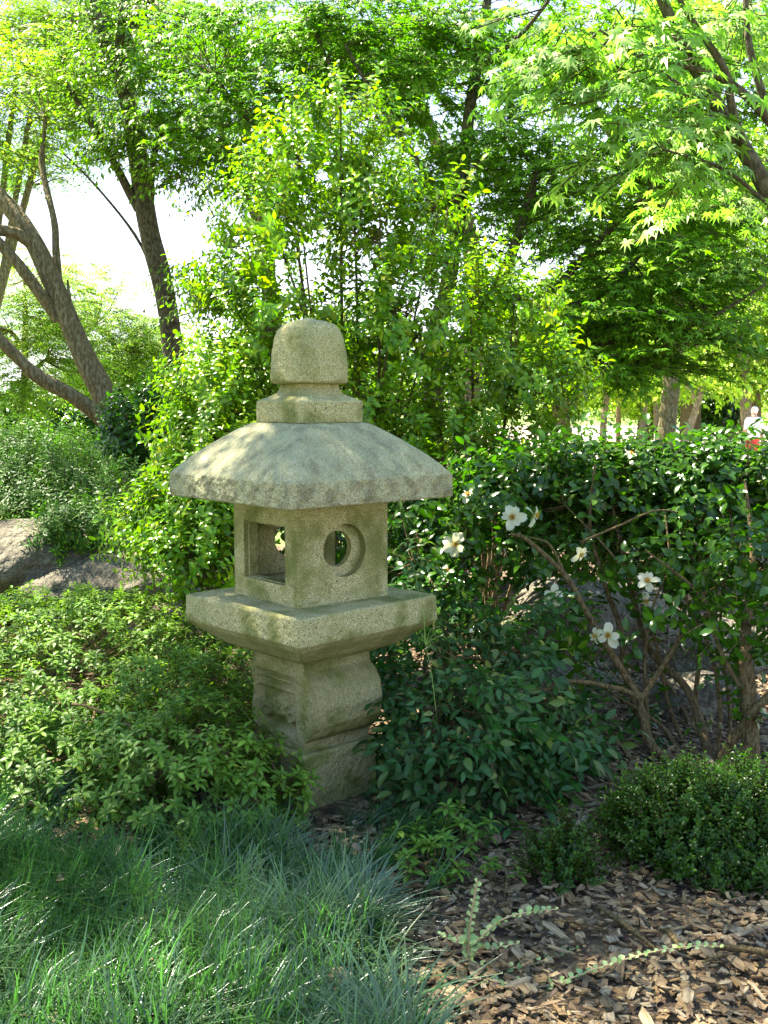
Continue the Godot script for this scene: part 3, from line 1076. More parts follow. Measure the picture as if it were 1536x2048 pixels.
func build_trees() -> void:
	# leaning tree at the left edge
	tree("leaning_tree", "leaning grey brown tree forking low at the left edge behind the rocks", "tree", [
		[[[290, 985, 9.0], [240, 850, 9.0], [170, 715, 9.0], [112, 580, 9.0], [62, 475, 9.0], [0, 395, 9.1], [-110, 300, 9.3]], [0.16, 0.125, 0.108, 0.088, 0.072, 0.066, 0.06]],
		[[[262, 890, 8.95], [215, 845, 8.85], [150, 795, 8.7], [75, 752, 8.6], [20, 700, 8.5], [-60, 620, 8.4]], [0.08, 0.072, 0.066, 0.06, 0.05, 0.045]],
		[[[118, 640, 9.0], [75, 580, 8.9], [25, 515, 8.8], [-50, 440, 8.7]], [0.055, 0.05, 0.045, 0.04]],
		[[[75, 500, 9.0], [35, 468, 8.9], [-40, 455, 8.7]], [0.06, 0.05, 0.04]],
		[[[118, 590, 9.0], [112, 500, 9.1], [108, 440, 9.2], [84, 330, 9.4], [92, 240, 9.5]], [0.035, 0.033, 0.03, 0.026, 0.015]],
		[[[48, 455, 9.0], [44, 410, 9.05]], [0.04, 0.012]],
		[[[140, 610, 9.0], [135, 560, 9.0]], [0.02, 0.008]],
	], M.bark, px_blobs([[-150, 200, 9.2, 1.0, 0.5, 0.9, 90], [20, 120, 9.6, 0.5, 0.35, 0.6, 40], [100, 190, 9.6, 0.35, 0.25, 0.4, 26]]) + [[Vector3(-5.5, 5.4, -8.5), Vector3(2.0, 0.8, 1.6), 200], [Vector3(-5.3, 2.6, -5.6), Vector3(0.7, 1.3, 1.6), 260], [Vector3(-5.2, 2.4, -3.4), Vector3(0.7, 1.2, 1.3), 220]], "feather", {"every": 5, "gap": -0.1})  # last two crowns are unseen, added to block sky light from the left

	# upright dark tree left of the middle, plus unseen limbs shaped to shade the garden
	var over := [[Vector3(-2.95, 6.0, -5.35), Vector3(1.0, 0.5, 0.8), 400], [Vector3(-3.1, 6.9, -5.6), Vector3(0.75, 0.3, 0.6), 230], [Vector3(-1.75, 5.9, -5.2), Vector3(0.8, 0.4, 0.75), 300], [Vector3(-4.1, 6.1, -6.3), Vector3(1.1, 0.4, 0.8), 150], [Vector3(-2.2, 6.2, -4.1), Vector3(0.9, 0.4, 0.6), 220], [Vector3(-3.8, 6.2, -4.1), Vector3(1.1, 0.4, 0.8), 130]]
	var up := px_blobs([[255, 60, 9.4, 0.45, 0.35, 0.5, 60], [330, 150, 9.2, 0.5, 0.35, 0.5, 95], [390, 40, 9.6, 0.4, 0.3, 0.5, 55], [330, 270, 9.0, 0.4, 0.2, 0.4, 70], [420, 330, 9.0, 0.35, 0.2, 0.4, 60], [180, 80, 9.5, 0.3, 0.25, 0.4, 30], [400, 570, 9.3, 0.12, 0.35, 0.2, 26], [250, 210, 9.2, 0.3, 0.2, 0.4, 40]])
	tree("upright_tree", "dark upright tree with a white gap of sky beside its trunk", "tree", [
		[[[365, 1010, 9.5], [352, 760, 9.5], [330, 590, 9.5], [300, 470, 9.5], [283, 370, 9.5], [268, 260, 9.5], [240, 150, 9.5], [200, 60, 9.5], [170, -40, 9.4], [120, -180, 9.2]], [0.13, 0.11, 0.098, 0.088, 0.08, 0.075, 0.066, 0.06, 0.055, 0.04]],
		[[[277, 420, 9.5], [225, 320, 9.35], [175, 235, 9.2], [130, 165, 9.1]], [0.04, 0.032, 0.027, 0.018]],
		[[[262, 240, 9.5], [240, 120, 9.4], [245, 40, 9.3], [255, -60, 9.2]], [0.05, 0.045, 0.04, 0.035]],
		[[[247, 90, 9.35], [285, 25, 9.2], [330, -40, 9.0]], [0.04, 0.035, 0.03]],
		[[[320, 570, 9.5], [270, 470, 9.6], [190, 370, 9.7], [120, 300, 9.8]], [0.018, 0.014, 0.01, 0.006]],
		[[[300, 400, 9.5], [304, 340, 9.4], [320, 270, 9.3]], [0.04, 0.03, 0.012]],
		[[at(120, -180, 9.2), Vector3(-2.8, 6.3, -7.6), Vector3(-2.9, 6.2, -6.2), Vector3(-2.6, 6.1, -4.6), Vector3(-2.3, 6.2, -3.6)], [0.05, 0.05, 0.04, 0.025, 0.012]],
		[[Vector3(-2.9, 6.2, -6.2), Vector3(-1.9, 6.0, -5.6), Vector3(-1.1, 5.9, -5.0)], [0.03, 0.02, 0.01]],
		[[Vector3(-2.9, 6.2, -6.2), Vector3(-3.7, 6.1, -5.0), Vector3(-3.9, 6.1, -3.6)], [0.03, 0.02, 0.01]],
	], M.bark_dark, up + over, "zelkova", {"every": 6, "gap": -0.25, "shell": 2.2})

	# big dark green maple behind the lantern
	tree("maple_tree", "large dark green maple with layered sprays behind the lantern", "tree", [
		[[[862, 1000, 8.2], [872, 690, 8.2], [892, 590, 8.2], [922, 400, 8.2], [938, 230, 8.2], [962, 90, 8.2], [985, -70, 8.2]], [0.085, 0.07, 0.06, 0.05, 0.045, 0.035, 0.025]],
		[[[872, 740, 8.2], [930, 680, 8.1], [1010, 540, 8.0], [1055, 410, 7.9], [1072, 340, 7.8]], [0.055, 0.045, 0.04, 0.03, 0.02]],
		[[[985, 600, 8.05], [1100, 580, 7.9], [1180, 500, 7.8], [1290, 390, 7.7], [1400, 300, 7.6]], [0.035, 0.03, 0.026, 0.02, 0.012]],
		[[[1080, 620, 8.0], [1200, 590, 7.7], [1330, 450, 7.5], [1400, 400, 7.4]], [0.03, 0.025, 0.02, 0.01]],
		[[[1010, 690, 8.0], [1170, 740, 7.6], [1300, 700, 7.4], [1480, 680, 7.2]], [0.025, 0.02, 0.015, 0.008]],
		[[[1100, 700, 7.9], [1360, 660, 7.5], [1530, 570, 7.3]], [0.02, 0.014, 0.008]],
		[[[915, 440, 8.2], [840, 330, 8.1], [760, 210, 8.0], [690, 90, 7.9]], [0.03, 0.025, 0.018, 0.01]],
		[[[800, 270, 8.05], [690, 180, 8.0], [620, 40, 8.0]], [0.02, 0.014, 0.01]],
		[[[890, 380, 8.2], [700, 330, 8.3], [520, 260, 8.4], [430, 150, 8.4]], [0.025, 0.02, 0.014, 0.008]],
		[[[970, 130, 8.2], [1050, 60, 8.0], [1120, -30, 7.9]], [0.025, 0.018, 0.01]],
		[[[945, 200, 8.2], [1040, 130, 8.1], [1110, 90, 8.0]], [0.018, 0.012, 0.006]],
	], M.bark_dark, px_blobs([
		[440, 90, 8.5, 0.45, 0.16, 0.45, 43], [560, 30, 8.4, 0.45, 0.16, 0.45, 50], [470, 200, 8.5, 0.45, 0.15, 0.45, 54], [430, 290, 8.6, 0.35, 0.13, 0.4, 43], [510, 290, 8.4, 0.3, 0.12, 0.4, 29],
		[640, 90, 8.3, 0.4, 0.15, 0.45, 54], [610, 190, 8.5, 0.4, 0.12, 0.4, 43], [730, 30, 8.2, 0.45, 0.15, 0.5, 58], [740, 130, 8.2, 0.4, 0.13, 0.45, 54], [860, 60, 8.1, 0.4, 0.16, 0.5, 61], [850, 170, 8.2, 0.35, 0.13, 0.4, 50],
		[960, 30, 8.1, 0.4, 0.15, 0.5, 50], [1050, 20, 8.0, 0.35, 0.14, 0.4, 40], [900, 250, 8.2, 0.4, 0.12, 0.45, 54], [1010, 190, 8.1, 0.3, 0.1, 0.4, 24], [1000, 290, 8.0, 0.35, 0.12, 0.4, 43], [1110, 260, 7.9, 0.35, 0.11, 0.4, 30],
		[860, 340, 8.3, 0.4, 0.12, 0.4, 54], [940, 390, 8.2, 0.35, 0.11, 0.4, 45], [1080, 350, 7.9, 0.35, 0.12, 0.4, 45], [1190, 340, 7.8, 0.4, 0.13, 0.45, 50], [1160, 430, 7.8, 0.3, 0.11, 0.4, 32], [1280, 410, 7.7, 0.4, 0.12, 0.45, 58],
		[900, 500, 8.3, 0.35, 0.11, 0.4, 40], [1260, 500, 7.7, 0.45, 0.12, 0.45, 68], [1390, 430, 7.6, 0.4, 0.13, 0.45, 50], [1180, 560, 7.7, 0.35, 0.1, 0.4, 43], [1340, 570, 7.5, 0.45, 0.12, 0.45, 65], [1470, 520, 7.4, 0.35, 0.12, 0.4, 36],
		[1200, 640, 7.6, 0.4, 0.11, 0.45, 58], [1330, 650, 7.5, 0.4, 0.1, 0.4, 50], [1470, 650, 7.3, 0.4, 0.1, 0.4, 40], [1150, 720, 7.7, 0.35, 0.11, 0.4, 50], [1270, 730, 7.5, 0.35, 0.1, 0.4, 43], [1410, 700, 7.3, 0.3, 0.08, 0.4, 22], [1060, 640, 8.0, 0.3, 0.12, 0.4, 36],
		[1250, 110, 7.9, 0.4, 0.14, 0.4, 50], [1380, 60, 7.9, 0.45, 0.16, 0.4, 60], [1500, 60, 7.8, 0.4, 0.16, 0.4, 55], [1420, 180, 7.8, 0.45, 0.13, 0.4, 55], [1300, 260, 7.8, 0.35, 0.12, 0.4, 40], [1500, 280, 7.6, 0.4, 0.12, 0.4, 50], [1150, 160, 8.0, 0.25, 0.1, 0.3, 20],
		[1000, -90, 8.0, 0.9, 0.2, 0.8, 40]]), "maple", {"every": 4, "gap": -0.12, "gap_scale": 2.2, "singles": 300, "twig": 0.005})

	# bright sunlit maple hanging in from the right
	tree("bright_maple_tree", "yellow green sunlit maple hanging in at the upper right corner", "tree", [
		[[Vector3(2.35, 0.0, -4.5), Vector3(2.0, 1.6, -4.5), at(1585, 470, 4.5), at(1500, 320, 4.5), at(1440, 220, 4.5), at(1370, 100, 4.5), at(1310, -30, 4.5), at(1250, -150, 4.5)], [0.085, 0.06, 0.04, 0.032, 0.03, 0.027, 0.022, 0.014]],
		[[at(1500, 320, 4.5), at(1465, 220, 4.4), at(1450, 140, 4.35), at(1390, 50, 4.3), at(1330, -50, 4.2)], [0.018, 0.016, 0.014, 0.012, 0.008]],
		[[at(1600, 330, 4.6), at(1530, 230, 4.55), at(1450, 160, 4.5), at(1360, 130, 4.4), at(1280, 110, 4.3)], [0.025, 0.02, 0.016, 0.01, 0.006]],
		[[at(1545, 250, 4.6), at(1500, 100, 4.6), at(1490, -30, 4.6)], [0.018, 0.014, 0.01]],
		[[at(1440, 220, 4.5), at(1330, 150, 4.4), at(1200, 60, 4.3)], [0.01, 0.007, 0.004]],
		[[at(1560, 430, 4.5), at(1450, 340, 4.4), at(1330, 300, 4.3)], [0.01, 0.007, 0.004]],
	], M.bark_dark, px_blobs([[1130, 30, 4.5, 0.14, 0.08, 0.2, 9], [1230, 10, 4.5, 0.16, 0.08, 0.2, 9], [1180, 95, 4.4, 0.16, 0.06, 0.2, 10], [1265, 100, 4.4, 0.15, 0.06, 0.2, 9], [1230, 180, 4.4, 0.15, 0.05, 0.18, 8], [1310, 185, 4.4, 0.15, 0.05, 0.2, 9], [1290, 260, 4.3, 0.14, 0.04, 0.18, 7], [1370, 265, 4.6, 0.13, 0.05, 0.2, 7], [1370, 345, 4.6, 0.14, 0.04, 0.2, 6], [1300, 330, 4.6, 0.1, 0.04, 0.15, 4], [1120, 120, 4.5, 0.12, 0.05, 0.15, 7], [1340, 90, 4.6, 0.15, 0.06, 0.2, 9], [1240, 320, 4.5, 0.1, 0.03, 0.12, 4], [1420, 40, 5.4, 0.2, 0.1, 0.2, 11], [1490, 120, 5.4, 0.18, 0.1, 0.2, 11], [1520, 20, 5.4, 0.2, 0.12, 0.2, 11], [1490, 330, 5.4, 0.14, 0.06, 0.2, 6], [1450, 400, 5.2, 0.18, 0.05, 0.2, 6]]) + [[Vector3(2.0, 4.9, -3.2), Vector3(1.5, 0.4, 1.3), 170], [Vector3(0.9, 5.2, -1.6), Vector3(1.4, 0.4, 1.0), 110]], "bright_maple", {"every": 3, "gap": -0.6, "singles": 300, "twig": 0.003, "warm": 0.15})  # last two crowns are unseen, added overhead to deepen the shade

	# feathery trees at the left, farther back
	for e in [
		[-40, 930, 15.0, "feathery pale green tree farthest left, above the forked trunk", [[40, 90, 15, 1.0, 0.7, 1.0, 200], [150, 30, 15, 0.9, 0.6, 0.9, 150], [60, 230, 15, 0.9, 0.5, 0.9, 130], [20, 330, 15, 0.6, 0.35, 0.8, 60], [150, 180, 15, 0.6, 0.4, 0.6, 60], [130, 320, 15, 0.4, 0.25, 0.5, 22], [330, 40, 15, 0.7, 0.6, 0.6, 60]]],
		[40, 930, 18.0, "yellow green feathery tree seen under the leaning trunk", [[50, 560, 18, 1.0, 0.6, 0.9, 110], [20, 660, 18, 0.9, 0.6, 0.9, 150], [90, 720, 18, 0.9, 0.5, 0.9, 160], [10, 790, 18, 0.6, 0.35, 0.8, 90], [130, 610, 18, 0.5, 0.4, 0.7, 60]]],
		[220, 900, 20.0, "pale feathery tree right of the leaning trunk", [[190, 650, 20, 1.0, 0.5, 0.9, 120], [250, 700, 20, 0.9, 0.5, 0.9, 150], [210, 760, 20, 1.0, 0.4, 0.9, 150], [310, 660, 20, 0.5, 0.3, 0.8, 50], [160, 560, 20, 0.5, 0.5, 0.8, 40], [300, 750, 20, 0.6, 0.4, 0.8, 90], [240, 560, 20, 0.5, 0.35, 0.6, 20]]],
	]:
		var topb: Array = e[4][0]
		tree("feathery_tree", e[3], "tree", [[[[e[0], e[1], e[2]], [e[0] + 10, 700, e[2]], [topb[0], topb[1], e[2]]], [0.06, 0.05, 0.03]], [[[e[0] + 10, 700, e[2]], [e[4][1][0], e[4][1][1], e[2]]], [0.06, 0.03]], [[[e[0] + 8, 760, e[2]], [e[4][2][0], e[4][2][1], e[2]]], [0.06, 0.03]]], M.bark, px_blobs(e[4]), "feather", {"every": 4, "gap": -0.3, "group": "feathery trees at the left", "twig": 0.012, "size": Vector2(0.8, 1.3)})

	# far sunlit trees at the right, over the pale path
	var k := 0
	for e in [[1205, 30.0, 0.16, 12, "pale leaning trunk nearest the big maple, over the pale path"], [1237, 33.0, 0.12, 0, "slim upright brown trunk second from the left over the pale path"], [1268, 30.0, 0.12, 14, "thin tree leaning right, third from the left over the path"], [1296, 34.0, 0.10, -4, "thin straight trunk in the middle of the row over the path"], [1318, 32.0, 0.12, -6, "forked thin tree right of the row over the path"], [1345, 28.0, 0.15, 38, "strongly leaning tree over the path, left of the dark shrub"], [1505, 36.0, 0.32, -8, "thick brown trunk directly behind the walking person"]]:
		var d: float = e[1]
		var x: float = e[0]
		var crown := [[x + 10, 720, d, 1.3, 0.6, 1.2, 60], [x - 20, 640, d, 1.5, 0.8, 1.3, 70], [x + 40, 560, d, 1.5, 0.8, 1.3, 60]]
		if k % 2 == 1:
			crown = [[x - 10, 690, d, 1.3, 0.7, 1.2, 65], [x + 30, 760, d, 1.0, 0.3, 1.0, 26]]
		crown.append([x + 12, 765, d, 1.1, 0.22, 1.0, 26])
		var foot := at(x, 900, d)
		foot.y = height(foot.x, foot.z)
		var top := at(x + e[3] * 2.0, 700, d)
		tree("far_tree", e[4], "tree", [[[foot, foot.lerp(top, 0.5) + Vector3(0.1 * (k % 3 - 1), 0, 0), top], [e[2] * 0.75, e[2] * 0.6, e[2] * 0.4]], [[foot.lerp(top, 0.6), at(x - 40, 640, d)], [e[2] * 0.5, e[2] * 0.2]]], M.bark_pale if k != 1 else M.bark, px_blobs(crown), "far", {"every": 7, "gap": -0.3, "group": "sunlit trees over the pale path", "twig": 0.015, "size": Vector2(0.7, 1.1)})
		k += 1
	for e in [[930, 13.0, "tall green tree close behind the big maple's trunk", [[800, 120, 1.0, 60], [950, 60, 1.1, 60], [900, 300, 1.0, 70], [1010, 420, 0.7, 40], [700, 60, 0.9, 50]]], [1330, 14.0, "broad green tree behind the big maple, toward the right edge", [[1180, 200, 0.9, 55], [1300, 60, 1.1, 60], [1450, 150, 1.1, 65], [1350, 330, 1.1, 70], [1480, 420, 1.0, 70], [1250, 480, 0.8, 45], [1420, 560, 1.0, 65]]], [520, 14.0, "green tree behind the upright tree, above the glossy shrub", [[450, 60, 1.0, 60], [560, 160, 0.9, 60], [430, 230, 0.7, 40], [330, 60, 0.6, 26]]]]:
		var dd: float = e[1]
		var kids := []
		for c in e[3]:
			kids.append([c[0], c[1], dd, c[2], c[2] * 0.45, c[2] * 0.8, c[3]])
		tree("garden_tree", e[2], "tree", [[[[e[0], 900, dd], [e[0] + 15, 500, dd], [e[3][0][0], e[3][0][1], dd]], [0.13, 0.1, 0.05]], [[[e[0] + 15, 500, dd], [e[3][2][0], e[3][2][1], dd]], [0.06, 0.03]]], M.bark, px_blobs(kids), "zelkova", {"every": 6, "gap": -0.2, "group": "green trees behind the big maple", "twig": 0.008, "size": Vector2(1.2, 1.9)})
	# tall backdrop trees that close the view far behind
	for e in [[1380, 520, 40.0, "tall light green tree far behind the maple at the right"], [1290, 690, 46.0, "low light green tree far behind, above the pale path"], [1500, 640, 38.0, "light green tree at the right edge, far behind the walking person"], [1450, 360, 44.0, "tallest light green tree far off at the right edge"], [1120, 640, 42.0, "rounded green tree far behind the shrub right of the lantern"], [640, 700, 40.0, "dark green tree far behind the lantern's cap"], [330, 760, 44.0, "low round tree far off right of the leaning trunk"]]:
		var d: float = e[2]
		tree("backdrop_tree", e[3], "tree", [[[[e[0], 880, d], [e[0] + 8, e[1], d]], [0.4, 0.15]]], M.bark, px_blobs([[e[0], e[1], d, 3.2, 2.2, 2.0, 210], [e[0] - 60, e[1] + 70, d, 2.4, 1.4, 1.8, 130], [e[0] + 70, e[1] + 80, d, 2.4, 1.4, 1.8, 130]]), "far", {"every": 12, "gap": -0.35, "group": "trees far behind", "twig": 0.02, "size": Vector2(1.0, 1.6)})


func shrub(called: String, label: String, blobs: Array, key: String, foot: Vector3, stems: int, opts := {}) -> Node3D:
	var t := thing(called, label, opts.get("category", "shrub"), Vector3(foot.x, height(foot.x, foot.z), foot.z), 0.0, opts.get("group", ""))
	var home := t.position
	var spots := scatter(blobs, opts.get("mode", 0), opts.get("gap", -0.5), opts.get("gap_scale", 2.5), opts.get("up", 0.8), opts.get("shell", 3.5), opts.get("size", Vector2(0.8, 1.2)), opts.get("stray", 0.0), opts.get("loose", 0.3))
	var b := MB.new()
	for k in stems:
		var bl: Array = blobs[k % blobs.size()]
		var goal: Vector3 = bl[0] + rv() * bl[1] * 0.7
		var start: Vector3 = home + Vector3(rng.randf_range(-1, 1), 0, rng.randf_range(-1, 1)) * opts.get("foot", 0.12) - Vector3(0, 0.02, 0)
		var mid: Vector3 = start.lerp(goal, 0.5) + Vector3(rng.randf_range(-0.05, 0.05), 0.12 * start.distance_to(goal), rng.randf_range(-0.05, 0.05))
		var r: float = opts.get("stem", 0.008) * rng.randf_range(0.7, 1.3)
		tube(b, [start, mid, goal], [r, r * 0.75, r * 0.35], 6, Color.WHITE, 0.1)
	if spots.size():
		var hubs := []
		for bl in blobs:
			for j in 4:
				hubs.append(bl[0] + rv() * bl[1] * 0.4)
		twigs_to(b, hubs, spots, opts.get("every", 4), opts.get("twig", 0.0028))
	if b.v.size():
		part("stems", b.done(opts.get("bark", M.bark_cane)), t, Transform3D(Basis.IDENTITY, -home))
	t.position = Vector3.ZERO
	foliage("foliage", key, spots, t, opts.get("singles", 0), opts.get("vary", 0.25), opts.get("warm", 0.2))
	for c in t.get_children():
		if c.name != "stems":
			c.position -= home
	t.position = home
	return t


func build_shrubs() -> void:
	shrub("azalea_bush", "low spreading azalea mound with light green rosettes, left of the lantern", [
		[Vector3(-1.55, 0.05, -5.0), Vector3(1.4, 0.52, 1.1), 3600], [Vector3(-0.80, 0.06, -4.25), Vector3(0.48, 0.42, 0.55), 850], [Vector3(-0.70, 0.08, -3.72), Vector3(0.40, 0.33, 0.38), 520], [Vector3(-1.2, 0.05, -3.85), Vector3(0.5, 0.26, 0.3), 360], [Vector3(-1.6, 0.22, -5.8), Vector3(1.1, 0.2, 0.4), 600], [Vector3(-0.42, 0.16, -3.66), Vector3(0.17, 0.12, 0.14), 80], [Vector3(-1.9, 0.05, -4.4), Vector3(0.7, 0.32, 0.4), 500], [Vector3(-1.15, 0.05, -4.1), Vector3(0.5, 0.28, 0.35), 360]],
		"azalea", Vector3(-1.3, 0, -4.8), 26, {"gap": -0.35, "gap_scale": 4.0, "singles": 300, "up": 1.3, "shell": 5.0, "foot": 0.6, "warm": 0.12, "every": 3, "twig": 0.002})
	shrub("azalea_sprout", "small pale azalea sprig standing alone in the grass", [[at(345, 1705, 3.35), Vector3(0.07, 0.04, 0.06), 9]], "azalea", at(345, 1740, 3.4), 3, {"singles": 81, "gap": -2.0, "stem": 0.003, "foot": 0.02, "group": "azalea sprigs in the grass", "up": 2.0})
	shrub("azalea_sprout", "darker azalea sprig just under the mound's right tip, before the plinth", [[at(560, 1680, 3.5), Vector3(0.12, 0.07, 0.08), 26]], "azalea", at(560, 1720, 3.6), 4, {"singles": 108, "gap": -2.0, "stem": 0.003, "foot": 0.03, "group": "azalea sprigs in the grass", "up": 1.6})
	shrub("groundcover_shrub", "fine leaved dark green creeper draped over the left boulders", px_blobs([[80, 1000, 7.3, 0.75, 0.28, 0.5, 700], [150, 1030, 7.0, 0.28, 0.16, 0.22, 180], [30, 960, 7.6, 0.6, 0.2, 0.4, 260], [110, 1075, 6.45, 0.11, 0.10, 0.1, 70], [170, 1060, 6.6, 0.2, 0.12, 0.15, 110]]), "groundcover", at(80, 1080, 7.4), 8, {"singles": 0, "gap": -0.5, "group": "", "foot": 0.3, "warm": 0.1})
	shrub("pale_shrub", "low sunlit grey green shrub behind the creeper at the left edge", px_blobs([[50, 910, 11.0, 0.8, 0.25, 0.5, 420], [-40, 930, 10.8, 0.6, 0.3, 0.5, 200], [150, 940, 11.0, 0.35, 0.15, 0.4, 120]]), "groundcover", at(60, 980, 11.0), 6, {"size": Vector2(1.0, 1.5), "foot": 0.3})
	shrub("dark_bush", "small dark bush at the foot of the leaning tree", px_blobs([[270, 880, 8.2, 0.22, 0.32, 0.25, 260], [300, 960, 8.0, 0.18, 0.2, 0.2, 120], [330, 830, 8.3, 0.2, 0.25, 0.2, 120]]), "camellia", at(280, 1030, 8.2), 6, {"warm": 0.05})
	shrub("far_shrub", "dark rounded shrub beyond the path, left of the walking person", px_blobs([[1440, 825, 42.0, 0.9, 0.75, 0.8, 150], [1415, 845, 42.0, 0.8, 0.5, 0.7, 90]]), "camellia", at(1440, 880, 42.0), 5, {"size": Vector2(3.0, 5.0), "foot": 0.6})
	shrub("far_hedge", "long pale green hedge closing the far end of the path", px_blobs([[1180, 800, 70.0, 4.0, 1.1, 1.0, 300], [1330, 800, 70.0, 4.0, 1.1, 1.0, 300], [1480, 800, 70.0, 4.0, 1.3, 1.0, 300]]), "far", at(1330, 840, 70.0), 5, {"mode": 1, "size": Vector2(0.8, 1.3), "foot": 2.0})
	shrub("shaded_hedge", "dark shaded hedge far behind the leaning tree's fork", px_blobs([[110, 855, 26.0, 1.9, 0.45, 0.8, 420], [40, 845, 26.0, 1.2, 0.5, 0.8, 240], [200, 870, 26.0, 0.8, 0.35, 0.7, 160]]), "camellia", at(110, 900, 26.0), 6, {"size": Vector2(2.5, 4.0), "foot": 0.8})
	# glossy sunlit shrubs behind the lantern
	shrub("glossy_shrub", "tall sunlit glossy shrub rising directly behind the lantern's cap", px_blobs([
		[640, 330, 6.1, 0.36, 0.28, 0.4, 240], [690, 230, 6.0, 0.22, 0.10, 0.25, 60], [530, 470, 6.0, 0.32, 0.30, 0.35, 228], [760, 460, 6.0, 0.36, 0.32, 0.35, 264], [560, 640, 5.9, 0.36, 0.30, 0.35, 252], [790, 660, 5.9, 0.36, 0.32, 0.35, 264], [690, 820, 5.9, 0.40, 0.34, 0.35, 252], [880, 410, 6.0, 0.12, 0.08, 0.15, 19], [430, 600, 6.0, 0.14, 0.16, 0.15, 48]]), "glossy", at(690, 1250, 6.2), 16, {"gap": -0.12, "gap_scale": 3.8, "singles": 300, "stem": 0.011, "warm": 0.35, "vary": 0.35, "shell": 2.6, "stray": 0.45, "group": "glossy shrubs behind the lantern", "every": 2, "size": Vector2(0.7, 1.25)})
	shrub("glossy_shrub", "sunlit glossy shrub left of the lantern, its leaves spilling over the boulder", px_blobs([
		[440, 790, 5.9, 0.24, 0.28, 0.3, 180], [420, 910, 5.7, 0.20, 0.20, 0.25, 132], [420, 1030, 5.4, 0.22, 0.22, 0.25, 216], [340, 1070, 5.5, 0.20, 0.15, 0.2, 132], [400, 1130, 5.1, 0.22, 0.12, 0.2, 144], [460, 930, 5.6, 0.22, 0.25, 0.25, 156], [270, 1080, 5.6, 0.10, 0.08, 0.1, 31]]), "glossy", at(420, 1290, 5.7), 9, {"gap": -0.3, "gap_scale": 3.4, "singles": 300, "stem": 0.007, "warm": 0.3, "vary": 0.35, "stray": 0.5, "group": "glossy shrubs behind the lantern", "every": 2})
	shrub("glossy_shrub", "green glossy shrub right of the lantern, above the white flowered bush", px_blobs([
		[960, 620, 6.2, 0.30, 0.20, 0.3, 156], [1070, 620, 6.1, 0.18, 0.09, 0.2, 43], [960, 770, 6.1, 0.34, 0.26, 0.35, 204], [1090, 800, 6.2, 0.26, 0.24, 0.3, 144], [880, 880, 5.9, 0.30, 0.26, 0.3, 180], [1010, 920, 6.0, 0.34, 0.2, 0.3, 168]]), "glossy", at(960, 1250, 6.3), 12, {"gap": -0.10, "gap_scale": 3.8, "singles": 300, "stem": 0.010, "warm": 0.35, "vary": 0.35, "shell": 2.6, "stray": 0.45, "group": "glossy shrubs behind the lantern", "every": 2, "size": Vector2(0.7, 1.25)})
	# nandina right of the lantern
	shrub("nandina_bush", "blue green nandina with drooping pointed leaflets, right of the lantern's pedestal", px_blobs([
		[900, 1330, 4.3, 0.26, 0.13, 0.25, 52], [905, 1440, 4.0, 0.17, 0.16, 0.2, 58], [950, 1480, 4.0, 0.28, 0.18, 0.25, 72], [890, 1570, 3.9, 0.13, 0.16, 0.18, 50], [940, 1610, 3.85, 0.24, 0.12, 0.2, 46], [1080, 1510, 4.3, 0.28, 0.2, 0.3, 52], [840, 1150, 4.9, 0.16, 0.22, 0.2, 50], [880, 1250, 4.7, 0.22, 0.15, 0.2, 50], [980, 1270, 4.6, 0.16, 0.12, 0.2, 22], [1060, 1205, 4.4, 0.12, 0.05, 0.1, 8], [1000, 1400, 4.5, 0.2, 0.1, 0.2, 24], [1160, 1480, 4.6, 0.26, 0.17, 0.25, 58], [1240, 1580, 4.5, 0.18, 0.12, 0.2, 34], [1080, 1620, 4.2, 0.2, 0.09, 0.2, 34], [1060, 1400, 4.8, 0.25, 0.12, 0.2, 34], [1290, 1480, 4.9, 0.15, 0.12, 0.15, 24], [1400, 1500, 5.0, 0.2, 0.08, 0.2, 26], [1180, 1640, 4.1, 0.14, 0.06, 0.12, 18]]), "nandina", at(930, 1620, 4.1), 16, {"mode": 1, "gap": -0.3, "gap_scale": 4.5, "loose": 0.9, "stray": 0.5, "singles": 300, "stem": 0.004, "foot": 0.2, "warm": 0.15, "size": Vector2(0.7, 1.05), "every": 2})
	shrub("added_dark_shrub", "dark shrub added behind the boulders and the white flowered bush to darken the gap", px_blobs([[1020, 1060, 8.6, 0.6, 0.45, 0.4, 260], [1250, 1060, 8.6, 0.6, 0.4, 0.4, 240], [1480, 1060, 8.6, 0.6, 0.4, 0.4, 220], [850, 1080, 8.6, 0.4, 0.4, 0.4, 160]]), "camellia", at(1150, 1230, 8.6), 10, {"size": Vector2(1.2, 1.9), "foot": 0.8})  # added filler that darkens the background behind the camellia
	# box bushes
	shrub("box_bush", "large rounded box bush in the lower right corner", px_blobs([[1390, 1700, 3.4, 0.27, 0.225, 0.25, 1700], [1530, 1700, 3.4, 0.26, 0.24, 0.26, 1100], [1285, 1670, 3.5, 0.09, 0.13, 0.14, 220]]), "box", at(1420, 1800, 3.5), 22, {"gap": -0.36, "stray": 0.3, "gap_scale": 7.0, "shell": 6.0, "up": 0.5, "singles": 0, "stem": 0.004, "every": 5, "twig": 0.0015, "group": "box bushes on the mulch"})
	shrub("box_bush", "small upright box bush left of the large one", px_blobs([[1120, 1760, 3.2, 0.10, 0.10, 0.09, 230], [1135, 1700, 3.25, 0.05, 0.05, 0.05, 40]]), "box", at(1120, 1840, 3.2), 9, {"gap": -0.5, "gap_scale": 7.0, "up": 1.2, "stem": 0.003, "foot": 0.03, "every": 3, "twig": 0.0012, "group": "box bushes on the mulch"})
	# young plants in the mulch between grass and box
	var wk := 0
